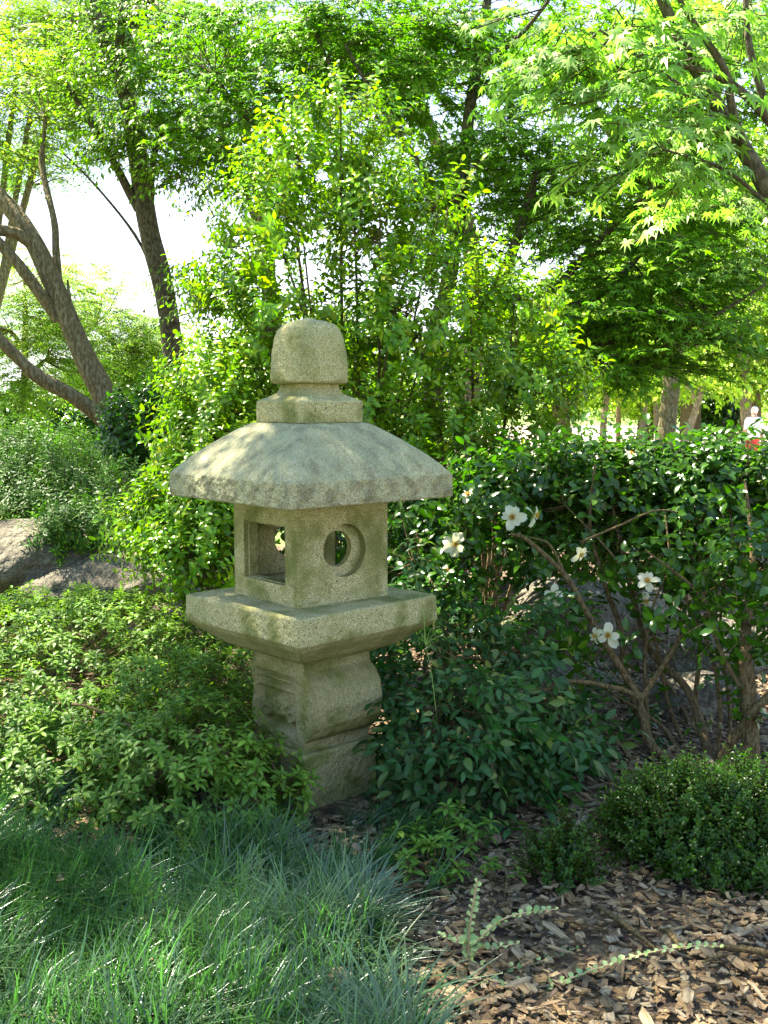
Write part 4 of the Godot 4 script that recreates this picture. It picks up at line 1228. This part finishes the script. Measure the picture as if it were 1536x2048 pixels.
	for e in [[1010, 1775, 3.15, 0.05, 0.06, 6, "upright seedling with pale leaves left of the small box bush"], [870, 1760, 3.2, 0.12, 0.08, 22, "leafy seedling at the edge of the grass under the nandina"], [810, 1720, 3.35, 0.09, 0.06, 15, "leafy seedling nearest the lantern's plinth"], [900, 1690, 3.4, 0.13, 0.09, 24, "dark leafy seedling in the shade under the nandina"], [1095, 1900, 2.85, 0.02, 0.02, 3, "tiny yellowish weed on the open mulch"]]:
		shrub("seedling", e[6], [[at(e[0], e[1], e[2]), Vector3(e[3], e[4], e[3]), e[5]]], "azalea", ground_spot(e[0], e[1] + 90.0), 3, {"singles": 220, "gap": -2.0, "up": 2.5, "stem": 0.002, "foot": 0.02, "group": "seedlings on the mulch", "size": Vector2(0.9, 1.2) if wk < 4 else Vector2(0.4, 0.5)})
		wk += 1


func build_camellia() -> void:
	var cane := [
		[[[1400, 1590, 4.25], [1395, 1545, 4.3], [1310, 1500, 4.35], [1285, 1430, 4.4], [1281, 1398, 4.4]], [0.022, 0.022, 0.02, 0.018, 0.016]],
		[[[1281, 1398, 4.4], [1225, 1310, 4.4], [1165, 1210, 4.4], [1130, 1150, 4.4], [1055, 1080, 4.4], [1022, 1068, 4.4]], [0.015, 0.014, 0.013, 0.011, 0.009, 0.006]],
		[[[1281, 1398, 4.4], [1340, 1310, 4.45], [1372, 1262, 4.5], [1440, 1212, 4.5], [1505, 1165, 4.5], [1545, 1090, 4.5]], [0.013, 0.012, 0.012, 0.01, 0.008, 0.006]],
		[[[1281, 1398, 4.4], [1240, 1378, 4.35], [1140, 1362, 4.3], [1082, 1381, 4.25], [1020, 1358, 4.2], [975, 1350, 4.2]], [0.012, 0.011, 0.01, 0.008, 0.007, 0.005]],
		[[[1440, 1580, 4.3], [1415, 1500, 4.4], [1375, 1380, 4.6], [1300, 1300, 4.7], [1262, 1180, 4.8], [1235, 1060, 4.8], [1215, 960, 4.8]], [0.022, 0.02, 0.018, 0.015, 0.012, 0.009, 0.006]],
		[[[1310, 1500, 4.4], [1255, 1370, 4.6], [1240, 1255, 4.7], [1210, 1170, 4.7], [1180, 1050, 4.7], [1190, 930, 4.7]], [0.016, 0.014, 0.013, 0.011, 0.008, 0.005]],
		[[[1505, 1600, 4.2], [1497, 1400, 4.25], [1490, 1280, 4.3], [1505, 1120, 4.4], [1490, 960, 4.5]], [0.040, 0.035, 0.024, 0.012, 0.005]],
		[[[1430, 1545, 4.3], [1465, 1480, 4.25], [1520, 1410, 4.2], [1570, 1360, 4.2]], [0.022, 0.02, 0.018, 0.016]],
		[[[1290, 1560, 4.3], [1240, 1490, 4.4], [1150, 1420, 4.5], [1060, 1390, 4.6]], [0.012, 0.011, 0.008, 0.005]],
		[[[1390, 1400, 4.6], [1400, 1280, 4.7], [1390, 1150, 4.8], [1420, 1000, 4.8]], [0.012, 0.01, 0.008, 0.005]],
		[[[1420, 1520, 4.4], [1380, 1450, 4.8], [1350, 1390, 5.0], [1310, 1330, 5.1]], [0.015, 0.013, 0.011, 0.008]],
		[[[1130, 1150, 4.4], [1100, 1090, 4.4], [1060, 1075, 4.3]], [0.006, 0.005, 0.003]],
		[[[1420, 1560, 4.35], [1440, 1440, 4.4], [1420, 1300, 4.45], [1350, 1150, 4.5], [1330, 1020, 4.6]], [0.011, 0.01, 0.008, 0.006, 0.004]],
		[[[1450, 1560, 4.4], [1460, 1420, 4.5], [1440, 1260, 4.6], [1460, 1100, 4.7]], [0.010, 0.009, 0.007, 0.004]],
		[[[1380, 1560, 4.4], [1330, 1460, 4.5], [1230, 1390, 4.5], [1150, 1330, 4.5], [1090, 1250, 4.6]], [0.010, 0.009, 0.007, 0.005, 0.003]],
		[[[1400, 1550, 4.5], [1340, 1420, 4.6], [1310, 1280, 4.6], [1240, 1130, 4.6], [1130, 1010, 4.7]], [0.010, 0.009, 0.007, 0.005, 0.003]],
		[[[1300, 1480, 4.4], [1290, 1330, 4.5], [1310, 1200, 4.5], [1380, 1080, 4.6]], [0.008, 0.007, 0.005, 0.003]],
		[[[1497, 1400, 4.25], [1440, 1300, 4.3], [1400, 1190, 4.35], [1290, 1100, 4.4]], [0.011, 0.009, 0.007, 0.004]],
		[[[1160, 1085, 4.5], [1230, 1055, 4.5], [1320, 1020, 4.5], [1400, 1040, 4.6]], [0.005, 0.005, 0.004, 0.003]],
	]
	var blobs := px_blobs([
		[1000, 1000, 4.9, 0.24, 0.14, 0.25, 90], [1090, 978, 5.0, 0.25, 0.12, 0.3, 110], [1200, 958, 5.0, 0.28, 0.13, 0.3, 150], [1330, 958, 5.0, 0.28, 0.12, 0.3, 150], [1460, 958, 4.9, 0.28, 0.12, 0.3, 150], [1560, 968, 4.8, 0.22, 0.16, 0.3, 80],
		[1130, 1030, 4.9, 0.26, 0.12, 0.25, 80], [1270, 1020, 4.9, 0.28, 0.12, 0.25, 105], [1420, 1030, 4.8, 0.3, 0.13, 0.25, 115], [930, 1090, 5.1, 0.2, 0.16, 0.2, 60], [1100, 1120, 4.8, 0.22, 0.1, 0.2, 40], [1290, 1130, 4.7, 0.25, 0.1, 0.25, 55], [1450, 1130, 4.6, 0.26, 0.12, 0.2, 62],
		[930, 1200, 5.0, 0.2, 0.12, 0.2, 40], [850, 1040, 5.3, 0.22, 0.14, 0.2, 70], [800, 1120, 5.3, 0.2, 0.16, 0.2, 60], [870, 1160, 5.2, 0.2, 0.12, 0.2, 44], [960, 960, 5.3, 0.2, 0.1, 0.2, 50], [640, 1090, 5.6, 0.2, 0.2, 0.2, 60], [1340, 1220, 4.6, 0.22, 0.08, 0.2, 26], [1480, 1250, 4.5, 0.2, 0.1, 0.2, 30], [1130, 1260, 4.6, 0.2, 0.08, 0.2, 22], [1000, 1270, 4.7, 0.2, 0.1, 0.2, 24], [1260, 1310, 4.6, 0.2, 0.06, 0.2, 14], [1480, 1340, 4.3, 0.15, 0.08, 0.12, 18], [1490, 1130, 4.25, 0.15, 0.14, 0.1, 34], [1480, 1230, 4.2, 0.13, 0.08, 0.1, 16], [1455, 1440, 4.3, 0.04, 0.03, 0.05, 3]])
	var foot := at(1430, 1580, 4.3)
	foot.y = height(foot.x, foot.z)
	var t := thing("camellia_bush", "dark glossy camellia with white yellow centred flowers and bare brown stems", "shrub", foot)
	var b := MB.new()
	limbs(b, cane, 9, 0.1)
	var spots := scatter(blobs, 0, -0.55, 3.0, 0.6, 2.8, Vector2(0.75, 1.15))
	twigs_to(b, limb_points(cane), spots, 2, 0.0026, 0.17)
	var home := Transform3D(Basis.IDENTITY, -foot)
	part("stems", b.done(M.bark_cane), t, home)
	t.position = Vector3.ZERO
	foliage("foliage", "camellia", spots, t, 300, 0.3, 0.1)
	for c in t.get_children():
		if c.name != "stems":
			c.position -= foot
	t.position = foot
	# flowers
	var petals := []
	for k in 3:
		var pb := MB.new()
		var pts := PackedVector3Array()
		var cols := PackedColorArray()
		for y in 7:
			for x in 7:
				var v := y / 6.0
				var u := x / 3.0 - 1.0
				var w := 0.0145 * pow(sin(PI * (0.05 + 0.80 * v)), 0.9) * (1.0 if v < 0.99 else 0.75)
				var z := 0.040 * v - 0.004 * v * (1.0 - absf(u)) * smoothstep(0.7, 1.0, v)
				pts.append(Vector3(u * w, 0.010 * v - 0.02 * v * v + 0.006 * u * u * v + 0.002 * hew.get_noise_3d(u * 40, v * 40, k * 50.0), z))
				cols.append(Color(0.66, 0.68, 0.56).lerp(Color(0.66, 0.64, 0.32), (1.0 - v) * 0.6))
		pb.grid(pts, cols, 7, 7, false, true)
		petals.append(pb.done(M.petal))
	var sb := MB.new()
	for k in 34:
		var a := k * 2.4
		var r := 0.0012 * sqrt(k)
		var top := Vector3(cos(a) * r * 1.9, 0.012 + rng.randf() * 0.005, sin(a) * r * 1.9)
		tube(sb, [Vector3(cos(a) * r * 0.5, 0, sin(a) * r * 0.5), top], [0.0006, 0.0006], 4, Color(0.65, 0.5, 0.10), 0.0, false)
		tube(sb, [top, top + Vector3(0, 0.003, 0)], [0.0014, 0.0012], 4, Color(0.7, 0.42, 0.04), 0.0, false)
	var stamens := sb.done(M.petal)
	for e in [[1025, 1035, 4.32, Vector3(-0.2, 0.3, 1), 6, 1.15], [1068, 1032, 4.4, Vector3(1, 0.2, 0.3), 5, 1.0], [910, 1088, 4.75, Vector3(0.1, 0.2, 1), 6, 1.3], [937, 990, 4.8, Vector3(-0.5, 0.9, 0.4), 5, 1.0], [1160, 1108, 4.4, Vector3(0.5, -0.2, 0.6), 5, 1.0], [1106, 1190, 4.3, Vector3(-0.1, 0.2, 1), 5, 1.1], [1296, 1163, 4.4, Vector3(-0.4, 0.7, 0.8), 5, 1.05], [1216, 1272, 4.3, Vector3(-0.3, 0.5, 1), 5, 1.2], [1192, 1272, 4.33, Vector3(-0.9, 0.1, 0.4), 5, 0.9], [1262, 908, 4.75, Vector3(0.2, 1, 0.3), 5, 0.7], [895, 1143, 4.7, Vector3(-0.4, 0.9, 0.4), 4, 0.9], [1415, 1090, 4.45, Vector3(1, 0.1, 0.5), 4, 0.7], [1290, 1205, 4.5, Vector3(0.2, 0.4, 0.6), 4, 0.9]]:
		var f := Node3D.new()
		f.name = "flower"
		t.add_child(f, true)
		f.transform = Transform3D(frame_along(e[3], rng.randf() * TAU).scaled(Vector3.ONE * e[5] * rng.randf_range(0.85, 1.1)), at(e[0], e[1], e[2]) - foot)
		for k in int(e[4]):
			var bas := Basis(Vector3.UP, TAU * k / e[4] + rng.randf_range(-0.35, 0.35)) * Basis(Vector3.RIGHT, rng.randf_range(-0.55, 0.45))
			part("petal", petals[k % 3], f, Transform3D((bas * Basis(Vector3.BACK, rng.randf_range(-0.35, 0.35))).scaled(Vector3.ONE * rng.randf_range(0.9, 1.3)), bas.z * 0.003))
		part("stamens", stamens, f)
	# two closed buds
	for e in [[940, 1265, 4.4], [1262, 930, 4.7]]:
		var bud := loft([[0.0, 0.002, 0.0019], [0.004, 0.008, 0.0078], [0.011, 0.0105, 0.010], [0.018, 0.007, 0.0068], [0.022, 0.002, 0.0019]], 0.003, 0.0006, 200.0, 2)
		var bp := part("flower_bud", bud, t, Transform3D(frame_along(Vector3(0.3, 1, 0.6), 0.0), at(e[0], e[1], e[2]) - foot))
		bp.material_override = plain_mat(Color(0.62, 0.62, 0.42), 0.6)


func build_small_things() -> void:
	# cotoneaster in front of the mulch
	var home := ground_spot(940, 1990)
	var t := thing("cotoneaster_shrub", "young cotoneaster with one upright and several arching stems of tiny round leaves", "shrub", home)
	var cols := tones(Color(0.32, 0.46, 0.20), [[1.0, 1.0], [0.8, 0.95], [1.25, 1.1]])
	var mat := leaf_mat(0.35, Color(0.9, 1.0, 0.5))
	var meshes := []
	for c in cols:
		var m := leaf_blade(0.0215, 0.0185, 0.1, 0.3, c, 0.6, 3)
		m.surface_set_material(0, mat)
		meshes.append(m)
	var g := func(px, py, up): return ground_spot(px, py, up)
	var stems := [
		[[[940, 1990, 2.73], [936, 1905, 2.72], [940, 1850, 2.71], [955, 1760, 2.70]], 0.0032, 1.0],
		[[[938, 1900, 2.72], [1000, 1842, 2.73], [1060, 1824, 2.75], [1117, 1818, 2.78]], 0.002, 0.9],
		[[[938, 1895, 2.72], [985, 1895, 2.68], [1037, 1887, 2.66]], 0.0016, 0.9],
		[[[935, 1885, 2.72], [905, 1880, 2.7], [880, 1868, 2.68]], 0.0016, 1.0],
		[[[935, 2000, 2.72], [990, 1985, 2.70], [1060, 1955, 2.72], [1110, 1925, 2.76], [1155, 1905, 2.8]], 0.002, 0.7],
		[[[925, 2012, 2.72], [1000, 2012, 2.62], [1100, 1980, 2.62], [1200, 1935, 2.64], [1300, 1905, 2.66], [1380, 1893, 2.68], [1442, 1893, 2.7]], 0.0024, 0.8],
	]
	for e in stems:
		var pts := []
		var rad := []
		for k in e[0].size():
			var p: Array = e[0][k]
			var q := at(p[0], p[1], p[2])
			q.y = maxf(q.y, height(q.x, q.z) + 0.02)
			pts.append(q - home)
			rad.append(e[1] * 1.6 * lerpf(1.0, 0.4, float(k) / (e[0].size() - 1)))
		var sb := MB.new()
		tube(sb, pts, rad, 6, Color(0.34, 0.24, 0.13))
		part("stem", sb.done(M.twig), t)
		var curve := Curve3D.new()
		for p in pts:
			curve.add_point(p)
		var n := int(curve.get_baked_length() / (0.0095 / e[2]))
		for k in n:
			var f := (k + 0.6) / n
			var d := curve.get_baked_length() * f
			var p := curve.sample_baked(d)
			var along := (curve.sample_baked(minf(d + 0.01, curve.get_baked_length())) - curve.sample_baked(maxf(d - 0.01, 0))).normalized()
			var side := along.cross(Vector3.FORWARD if absf(along.y) > 0.7 else Vector3.UP).normalized() * (1.0 if k % 2 else -1.0)
			var dir := side * 0.9 + along * 0.35 + Vector3(0, 0.45, 0.1) + rv() * 0.4
			part("leaf", meshes[rng.randi() % 3], t, leaf_at(p, dir, Vector3.UP + Vector3(0, 0, 0.6) + rv() * 0.4, rng.randf_range(0.75, 1.2) * lerpf(1.05, 0.6, f * f)))
	var berry := loft([[0.0, 0.0015, 0.0014], [0.0016, 0.0050, 0.0048], [0.0058, 0.0066, 0.0064], [0.0098, 0.0050, 0.0048], [0.0115, 0.0018, 0.0017]], 0.002, 0.0, 1.0, 2)
	for e in [[951, 1957, 2.70], [951, 1937, 2.71], [991, 2016, 2.60]]:
		part("berry", berry, t, Transform3D(Basis.IDENTITY, at(e[0], e[1], e[2]) - home - Vector3(0, 0.004, 0))).material_override = M.berry

	# dead leaves in the grass
	var brown := [Color(0.24, 0.185, 0.115), Color(0.18, 0.13, 0.08), Color(0.30, 0.245, 0.16)]
	var k := 0
	for e in [[705, 1945, 1.9, "large curled tan dead leaf near the grass's right edge"], [292, 1922, 1.0, "brown dead leaf lying in the middle of the foreground grass"], [112, 1762, 1.1, "brown dead leaf in the grass, lower of the two beside the shaded hollow"], [22, 1790, 1.2, "tan dead leaf at the left edge of the grass"], [52, 1612, 1.2, "reddish dead leaf at the edge of the azalea mound"], [110, 1700, 0.9, "thin dead leaf lying behind the pale grass tips"], [232, 1690, 0.9, "small dead leaf left of the pale azalea sprig"], [700, 1690, 0.9, "brown dead leaf on the dark grass before the plinth"], [285, 1840, 0.8, "small russet dead leaf under the combed grass"], [90, 2035, 1.0, "dead leaf at the bottom edge of the picture"]]:
		var spot := ground_spot(e[0], e[1], 0.12)
		var lf := leaf_blade(0.055, 0.03, 0.5, 0.7, brown[k % 3], 0.2, 4)
		lf.surface_set_material(0, M.dead)
		var o := MeshInstance3D.new()
		o.name = numbered("dead_leaf")
		o.mesh = lf
		add_child(o)
		o.transform = Transform3D(Basis.from_euler(Vector3(rng.randf_range(-0.4, 0.4), rng.randf() * TAU, rng.randf_range(-0.5, 0.5))).scaled(Vector3.ONE * e[2]), spot)
		o.set_meta("label", e[3])
		o.set_meta("category", "dead leaf")
		o.set_meta("group", "dead leaves in the grass")
		k += 1

	# sticks on the mulch
	for e in [[1200, 1815, 1320, 1905, 0.008, "thick grey brown stick lying on the mulch before the box bushes"], [1440, 1892, 1600, 1920, 0.009, "long pale split stick at the right edge of the mulch"], [1335, 1860, 1360, 1900, 0.009, "short grey piece of bark standing out of the mulch"], [1100, 1838, 1235, 1865, 0.003, "thin dry twig lying across the mulch near the small box bush"], [1405, 1925, 1470, 1905, 0.004, "short tan twig beside the tip of the longest arching stem"]]:
		var a := ground_spot(e[0], e[1], 0.04)
		var c := ground_spot(e[2], e[3], 0.045)
		var o2 := thing("fallen_stick", e[5], "stick", (a + c) * 0.5, 0.0, "sticks on the mulch")
		var sb := MB.new()
		var q := (a + c) * 0.5
		tube(sb, [a - q, Vector3(0, 0.006, 0.004), c - q], [e[4], e[4] * 1.05, e[4] * 0.45], 7, Color(0.2, 0.155, 0.1), 0.9)
		part("stick", sb.done(M.bark_cane), o2)

	# wispy seedling before the platform's right corner
	var w := thing("wispy_vine", "thin pale vine with thread like leaves before the platform's right corner", "vine", at(872, 1420, 3.62))
	var wb := MB.new()
	var root := at(872, 1420, 3.62)
	var line := [at(872, 1420, 3.62), at(862, 1340, 3.58), at(850, 1280, 3.55), at(846, 1210, 3.55), at(832, 1170, 3.56)]
	tube(wb, line.map(func(p): return p - root), [0.0016, 0.0014, 0.0012, 0.0008, 0.0005], 5, Color(0.16, 0.24, 0.05))
	part("stem", wb.done(M.twig), w)
	var thread := leaf_blade(0.022, 0.002, 0.5, 0.1, Color(0.2, 0.32, 0.05), 0.0, 3)
	thread.surface_set_material(0, leaf_mat(0.5, Color(0.9, 1.0, 0.3)))
	for e in [[840, 1265], [862, 1258], [880, 1262], [855, 1282], [835, 1278], [872, 1280], [890, 1272], [848, 1240], [866, 1300]]:
		var sb := MB.new()
		var a := at(852, 1290, 3.55) - root
		var c := at(e[0], e[1], 3.55) - root
		tube(sb, [a, a.lerp(c, 0.5) + Vector3(0, 0.01, 0), c], [0.0009, 0.0007, 0.0004], 4, Color(0.18, 0.27, 0.05))
		part("twig", sb.done(M.twig), w)
		for j in 6:
			part("leaf", thread, w, leaf_at(a.lerp(c, 0.4 + 0.1 * j) + Vector3(0, 0.006, 0), rv() + Vector3(0, 0.3, 0), Vector3.UP, rng.randf_range(0.7, 1.2)))


# ---------------------------------------------------------------- the walker
func build_person() -> void:
	var spot := at(1506, 880, 28.0)
	spot.y = height(spot.x, spot.z) + 0.02
	var t := thing("person", "person with white hair walking away in white shirt and red shorts", "person", spot, 0.25)
	# joints: [a, b, ra, rb]; faces -z, head bent to the right
	var bones := [
		[Vector3(0, 1.00, 0), Vector3(0, 1.30, 0.02), 0.155, 0.165], [Vector3(-0.10, 1.34, 0.01), Vector3(0.10, 1.34, 0.01), 0.105, 0.105], [Vector3(0, 0.92, 0), Vector3(0, 1.05, 0), 0.16, 0.155],
		[Vector3(0, 1.40, 0.01), Vector3(0.03, 1.52, -0.03), 0.06, 0.055], [Vector3(0.045, 1.585, -0.05), Vector3(0.05, 1.63, -0.04), 0.083, 0.088],
		[Vector3(-0.19, 1.36, 0.01), Vector3(-0.25, 1.08, 0.0), 0.062, 0.048], [Vector3(-0.25, 1.08, 0.0), Vector3(-0.26, 0.84, -0.07), 0.045, 0.032], [Vector3(-0.26, 0.84, -0.07), Vector3(-0.255, 0.70, -0.10), 0.034, 0.026],
		[Vector3(0.19, 1.36, 0.01), Vector3(0.25, 1.08, 0.02), 0.062, 0.048], [Vector3(0.25, 1.08, 0.02), Vector3(0.27, 0.84, 0.0), 0.045, 0.032], [Vector3(0.27, 0.84, 0.0), Vector3(0.27, 0.70, -0.02), 0.034, 0.026],
		[Vector3(-0.09, 0.90, 0), Vector3(-0.10, 0.48, -0.10), 0.092, 0.06], [Vector3(-0.10, 0.48, -0.10), Vector3(-0.10, 0.08, -0.02), 0.058, 0.04], [Vector3(-0.10, 0.06, -0.01), Vector3(-0.10, 0.035, -0.16), 0.042, 0.034],
		[Vector3(0.09, 0.90, 0), Vector3(0.10, 0.48, 0.04), 0.092, 0.06], [Vector3(0.10, 0.48, 0.04), Vector3(0.10, 0.09, 0.20), 0.058, 0.04], [Vector3(0.10, 0.07, 0.21), Vector3(0.10, 0.035, 0.07), 0.042, 0.034]]
	var field := func(p: Vector3) -> float:
		var s := 0.0
		for bn in bones:
			var ab: Vector3 = bn[1] - bn[0]
			var f := clampf((p - bn[0]).dot(ab) / ab.length_squared(), 0, 1)
			var d: float = p.distance_to(bn[0] + ab * f) - lerpf(bn[2], bn[3], f)
			s += exp(-d * 55.0)
		return -log(maxf(s, 1e-20)) / 55.0
	var cell := 0.022
	var lo := Vector3(-0.36, -0.03, -0.30)
	var nx := 33
	var ny := 80
	var nz := 28
	var vals := PackedFloat32Array()
	vals.resize((nx + 1) * (ny + 1) * (nz + 1))
	for z in nz + 1:
		for y in ny + 1:
			for x in nx + 1:
				vals[(z * (ny + 1) + y) * (nx + 1) + x] = field.call(lo + Vector3(x, y, z) * cell)
	var id := func(x: int, y: int, z: int) -> int: return (z * (ny + 1) + y) * (nx + 1) + x
	var b := MB.new()
	var cells := {}
	for z in nz:
		for y in ny:
			for x in nx:
				var sum := Vector3.ZERO
				var hits := 0
				for e in 12:
					var ax := e / 4
					var u := e % 2
					var v := (e / 2) % 2
					var c0 := Vector3i(0, u, v) if ax == 0 else (Vector3i(u, 0, v) if ax == 1 else Vector3i(u, v, 0))
					var c1 := c0
					c1[ax] += 1
					var a: float = vals[id.call(x + c0.x, y + c0.y, z + c0.z)]
					var d: float = vals[id.call(x + c1.x, y + c1.y, z + c1.z)]
					if (a < 0) != (d < 0):
						sum += Vector3(c0).lerp(Vector3(c1), a / (a - d))
						hits += 1
				if hits:
					var p := lo + (Vector3(x, y, z) + sum / hits) * cell
					var g := Vector3(field.call(p + Vector3(0.01, 0, 0)) - field.call(p - Vector3(0.01, 0, 0)), field.call(p + Vector3(0, 0.01, 0)) - field.call(p - Vector3(0, 0.01, 0)), field.call(p + Vector3(0, 0, 0.01)) - field.call(p - Vector3(0, 0, 0.01)))
					var col := Color(0.42, 0.26, 0.18)
					var arm := absf(p.x) > 0.20
					if p.y > 0.90 and p.y < 1.435 and (not arm or p.y > 1.14):
						col = Color(0.80, 0.80, 0.82)
					elif p.y > 0.50 and p.y <= 0.90 and absf(p.x) < 0.21:
						col = Color(0.5, 0.05, 0.05)
					elif p.y < 0.09:
						col = Color(0.12, 0.1, 0.09)
					elif p.y > 1.56 and p.z > -0.10 or p.y > 1.66:
						col = Color(0.70, 0.67, 0.60)
					cells[Vector3i(x, y, z)] = b.vert(p, g, col)
	for c in cells:
		for ax in 3:
			var u := (ax + 1) % 3
			var v := (ax + 2) % 3
			if c[u] == 0 or c[v] == 0:
				continue
			var d: Vector3i = c
			d[ax] += 1
			if (vals[id.call(c.x, c.y, c.z)] < 0) == (vals[id.call(d.x, d.y, d.z)] < 0):
				continue
			var c1: Vector3i = c
			c1[u] -= 1
			var c2: Vector3i = c1
			c2[v] -= 1
			var c3: Vector3i = c
			c3[v] -= 1
			if cells.has(c1) and cells.has(c2) and cells.has(c3):
				b.quad(cells[c], cells[c1], cells[c2], cells[c3])
	part("body", b.done(M.skin), t)


func _ready() -> void:
	# camera, sky, sun, exposure
	var cam := Camera3D.new()
	cam.name = "camera"
	cam.fov = 51.0055
	cam.position = Vector3(0, EYE, 0)
	cam.rotation.x = -deg_to_rad(TILT)
	cam.near = 0.05
	cam.far = 900.0
	add_child(cam)
	cam.current = true
	var env := Environment.new()
	env.background_mode = Environment.BG_SKY
	var sky := ProceduralSkyMaterial.new()
	sky.sky_top_color = Color(0.52, 0.65, 0.86)
	sky.sky_horizon_color = Color(0.97, 0.98, 0.95)
	sky.sky_curve = 0.17
	sky.ground_bottom_color = Color(0.2, 0.22, 0.12)
	sky.ground_horizon_color = Color(0.5, 0.55, 0.45)
	sky.energy_multiplier = 0.43
	env.sky = Sky.new()
	env.sky.sky_material = sky
	env.tonemap_mode = Environment.TONE_MAPPER_LINEAR
	env.tonemap_exposure = 7.4
	env.sdfgi_enabled = true
	env.ssao_enabled = true
	env.ssil_enabled = true
	var we := WorldEnvironment.new()
	we.name = "environment"
	we.environment = env
	add_child(we)
	var sun := DirectionalLight3D.new()
	sun.name = "sun"
	sun.light_energy = 1.6
	sun.light_color = Color(1.0, 0.96, 0.88)
	sun.light_angular_distance = 0.5
	sun.shadow_enabled = true
	add_child(sun)
	sun.look_at_from_position(Vector3(-0.435, 0.866, -0.245) * 10.0, Vector3.ZERO, Vector3.BACK)

	rng.seed = 20240611
	lumps.seed = 3
	lumps.frequency = 0.55
	lumps.fractal_octaves = 3
	hew.seed = 9
	hew.frequency = 0.35
	hew.fractal_octaves = 3
	make_materials()
	make_species()
	build_ground()
	build_trees()
	boulder("boulder", "big rounded brown grey boulder at the left edge under the creeper", at(10, 1140, 6.7), Vector3(0.66, 0.34, 0.45), 1.0, "boulders in the garden")
	boulder("boulder", "lower dark boulder right of the big one, partly under glossy leaves", at(190, 1178, 6.5), Vector3(0.46, 0.22, 0.35), 5.0, "boulders in the garden")
	boulder("boulder", "broad purple grey boulder behind the camellia stems", at(1190, 1270, 6.2), Vector3(0.62, 0.34, 0.4), 9.0, "boulders in the garden")
	boulder("boulder", "low brown boulder under the lowest camellia branch", at(1110, 1390, 5.6), Vector3(0.42, 0.16, 0.25), 13.0, "boulders in the garden")
	boulder("boulder", "grey boulder with a flat cut face between the camellia stems", at(1400, 1450, 5.1), Vector3(0.30, 0.26, 0.3), 17.0, "boulders in the garden", 0.6)
	boulder("boulder", "reddish rock at the right, just above the flat faced boulder", at(1440, 1320, 6.0), Vector3(0.4, 0.25, 0.3), 21.0, "boulders in the garden")
	build_lantern()
	build_shrubs()
	build_camellia()
	build_grass()
	build_small_things()
	build_person()
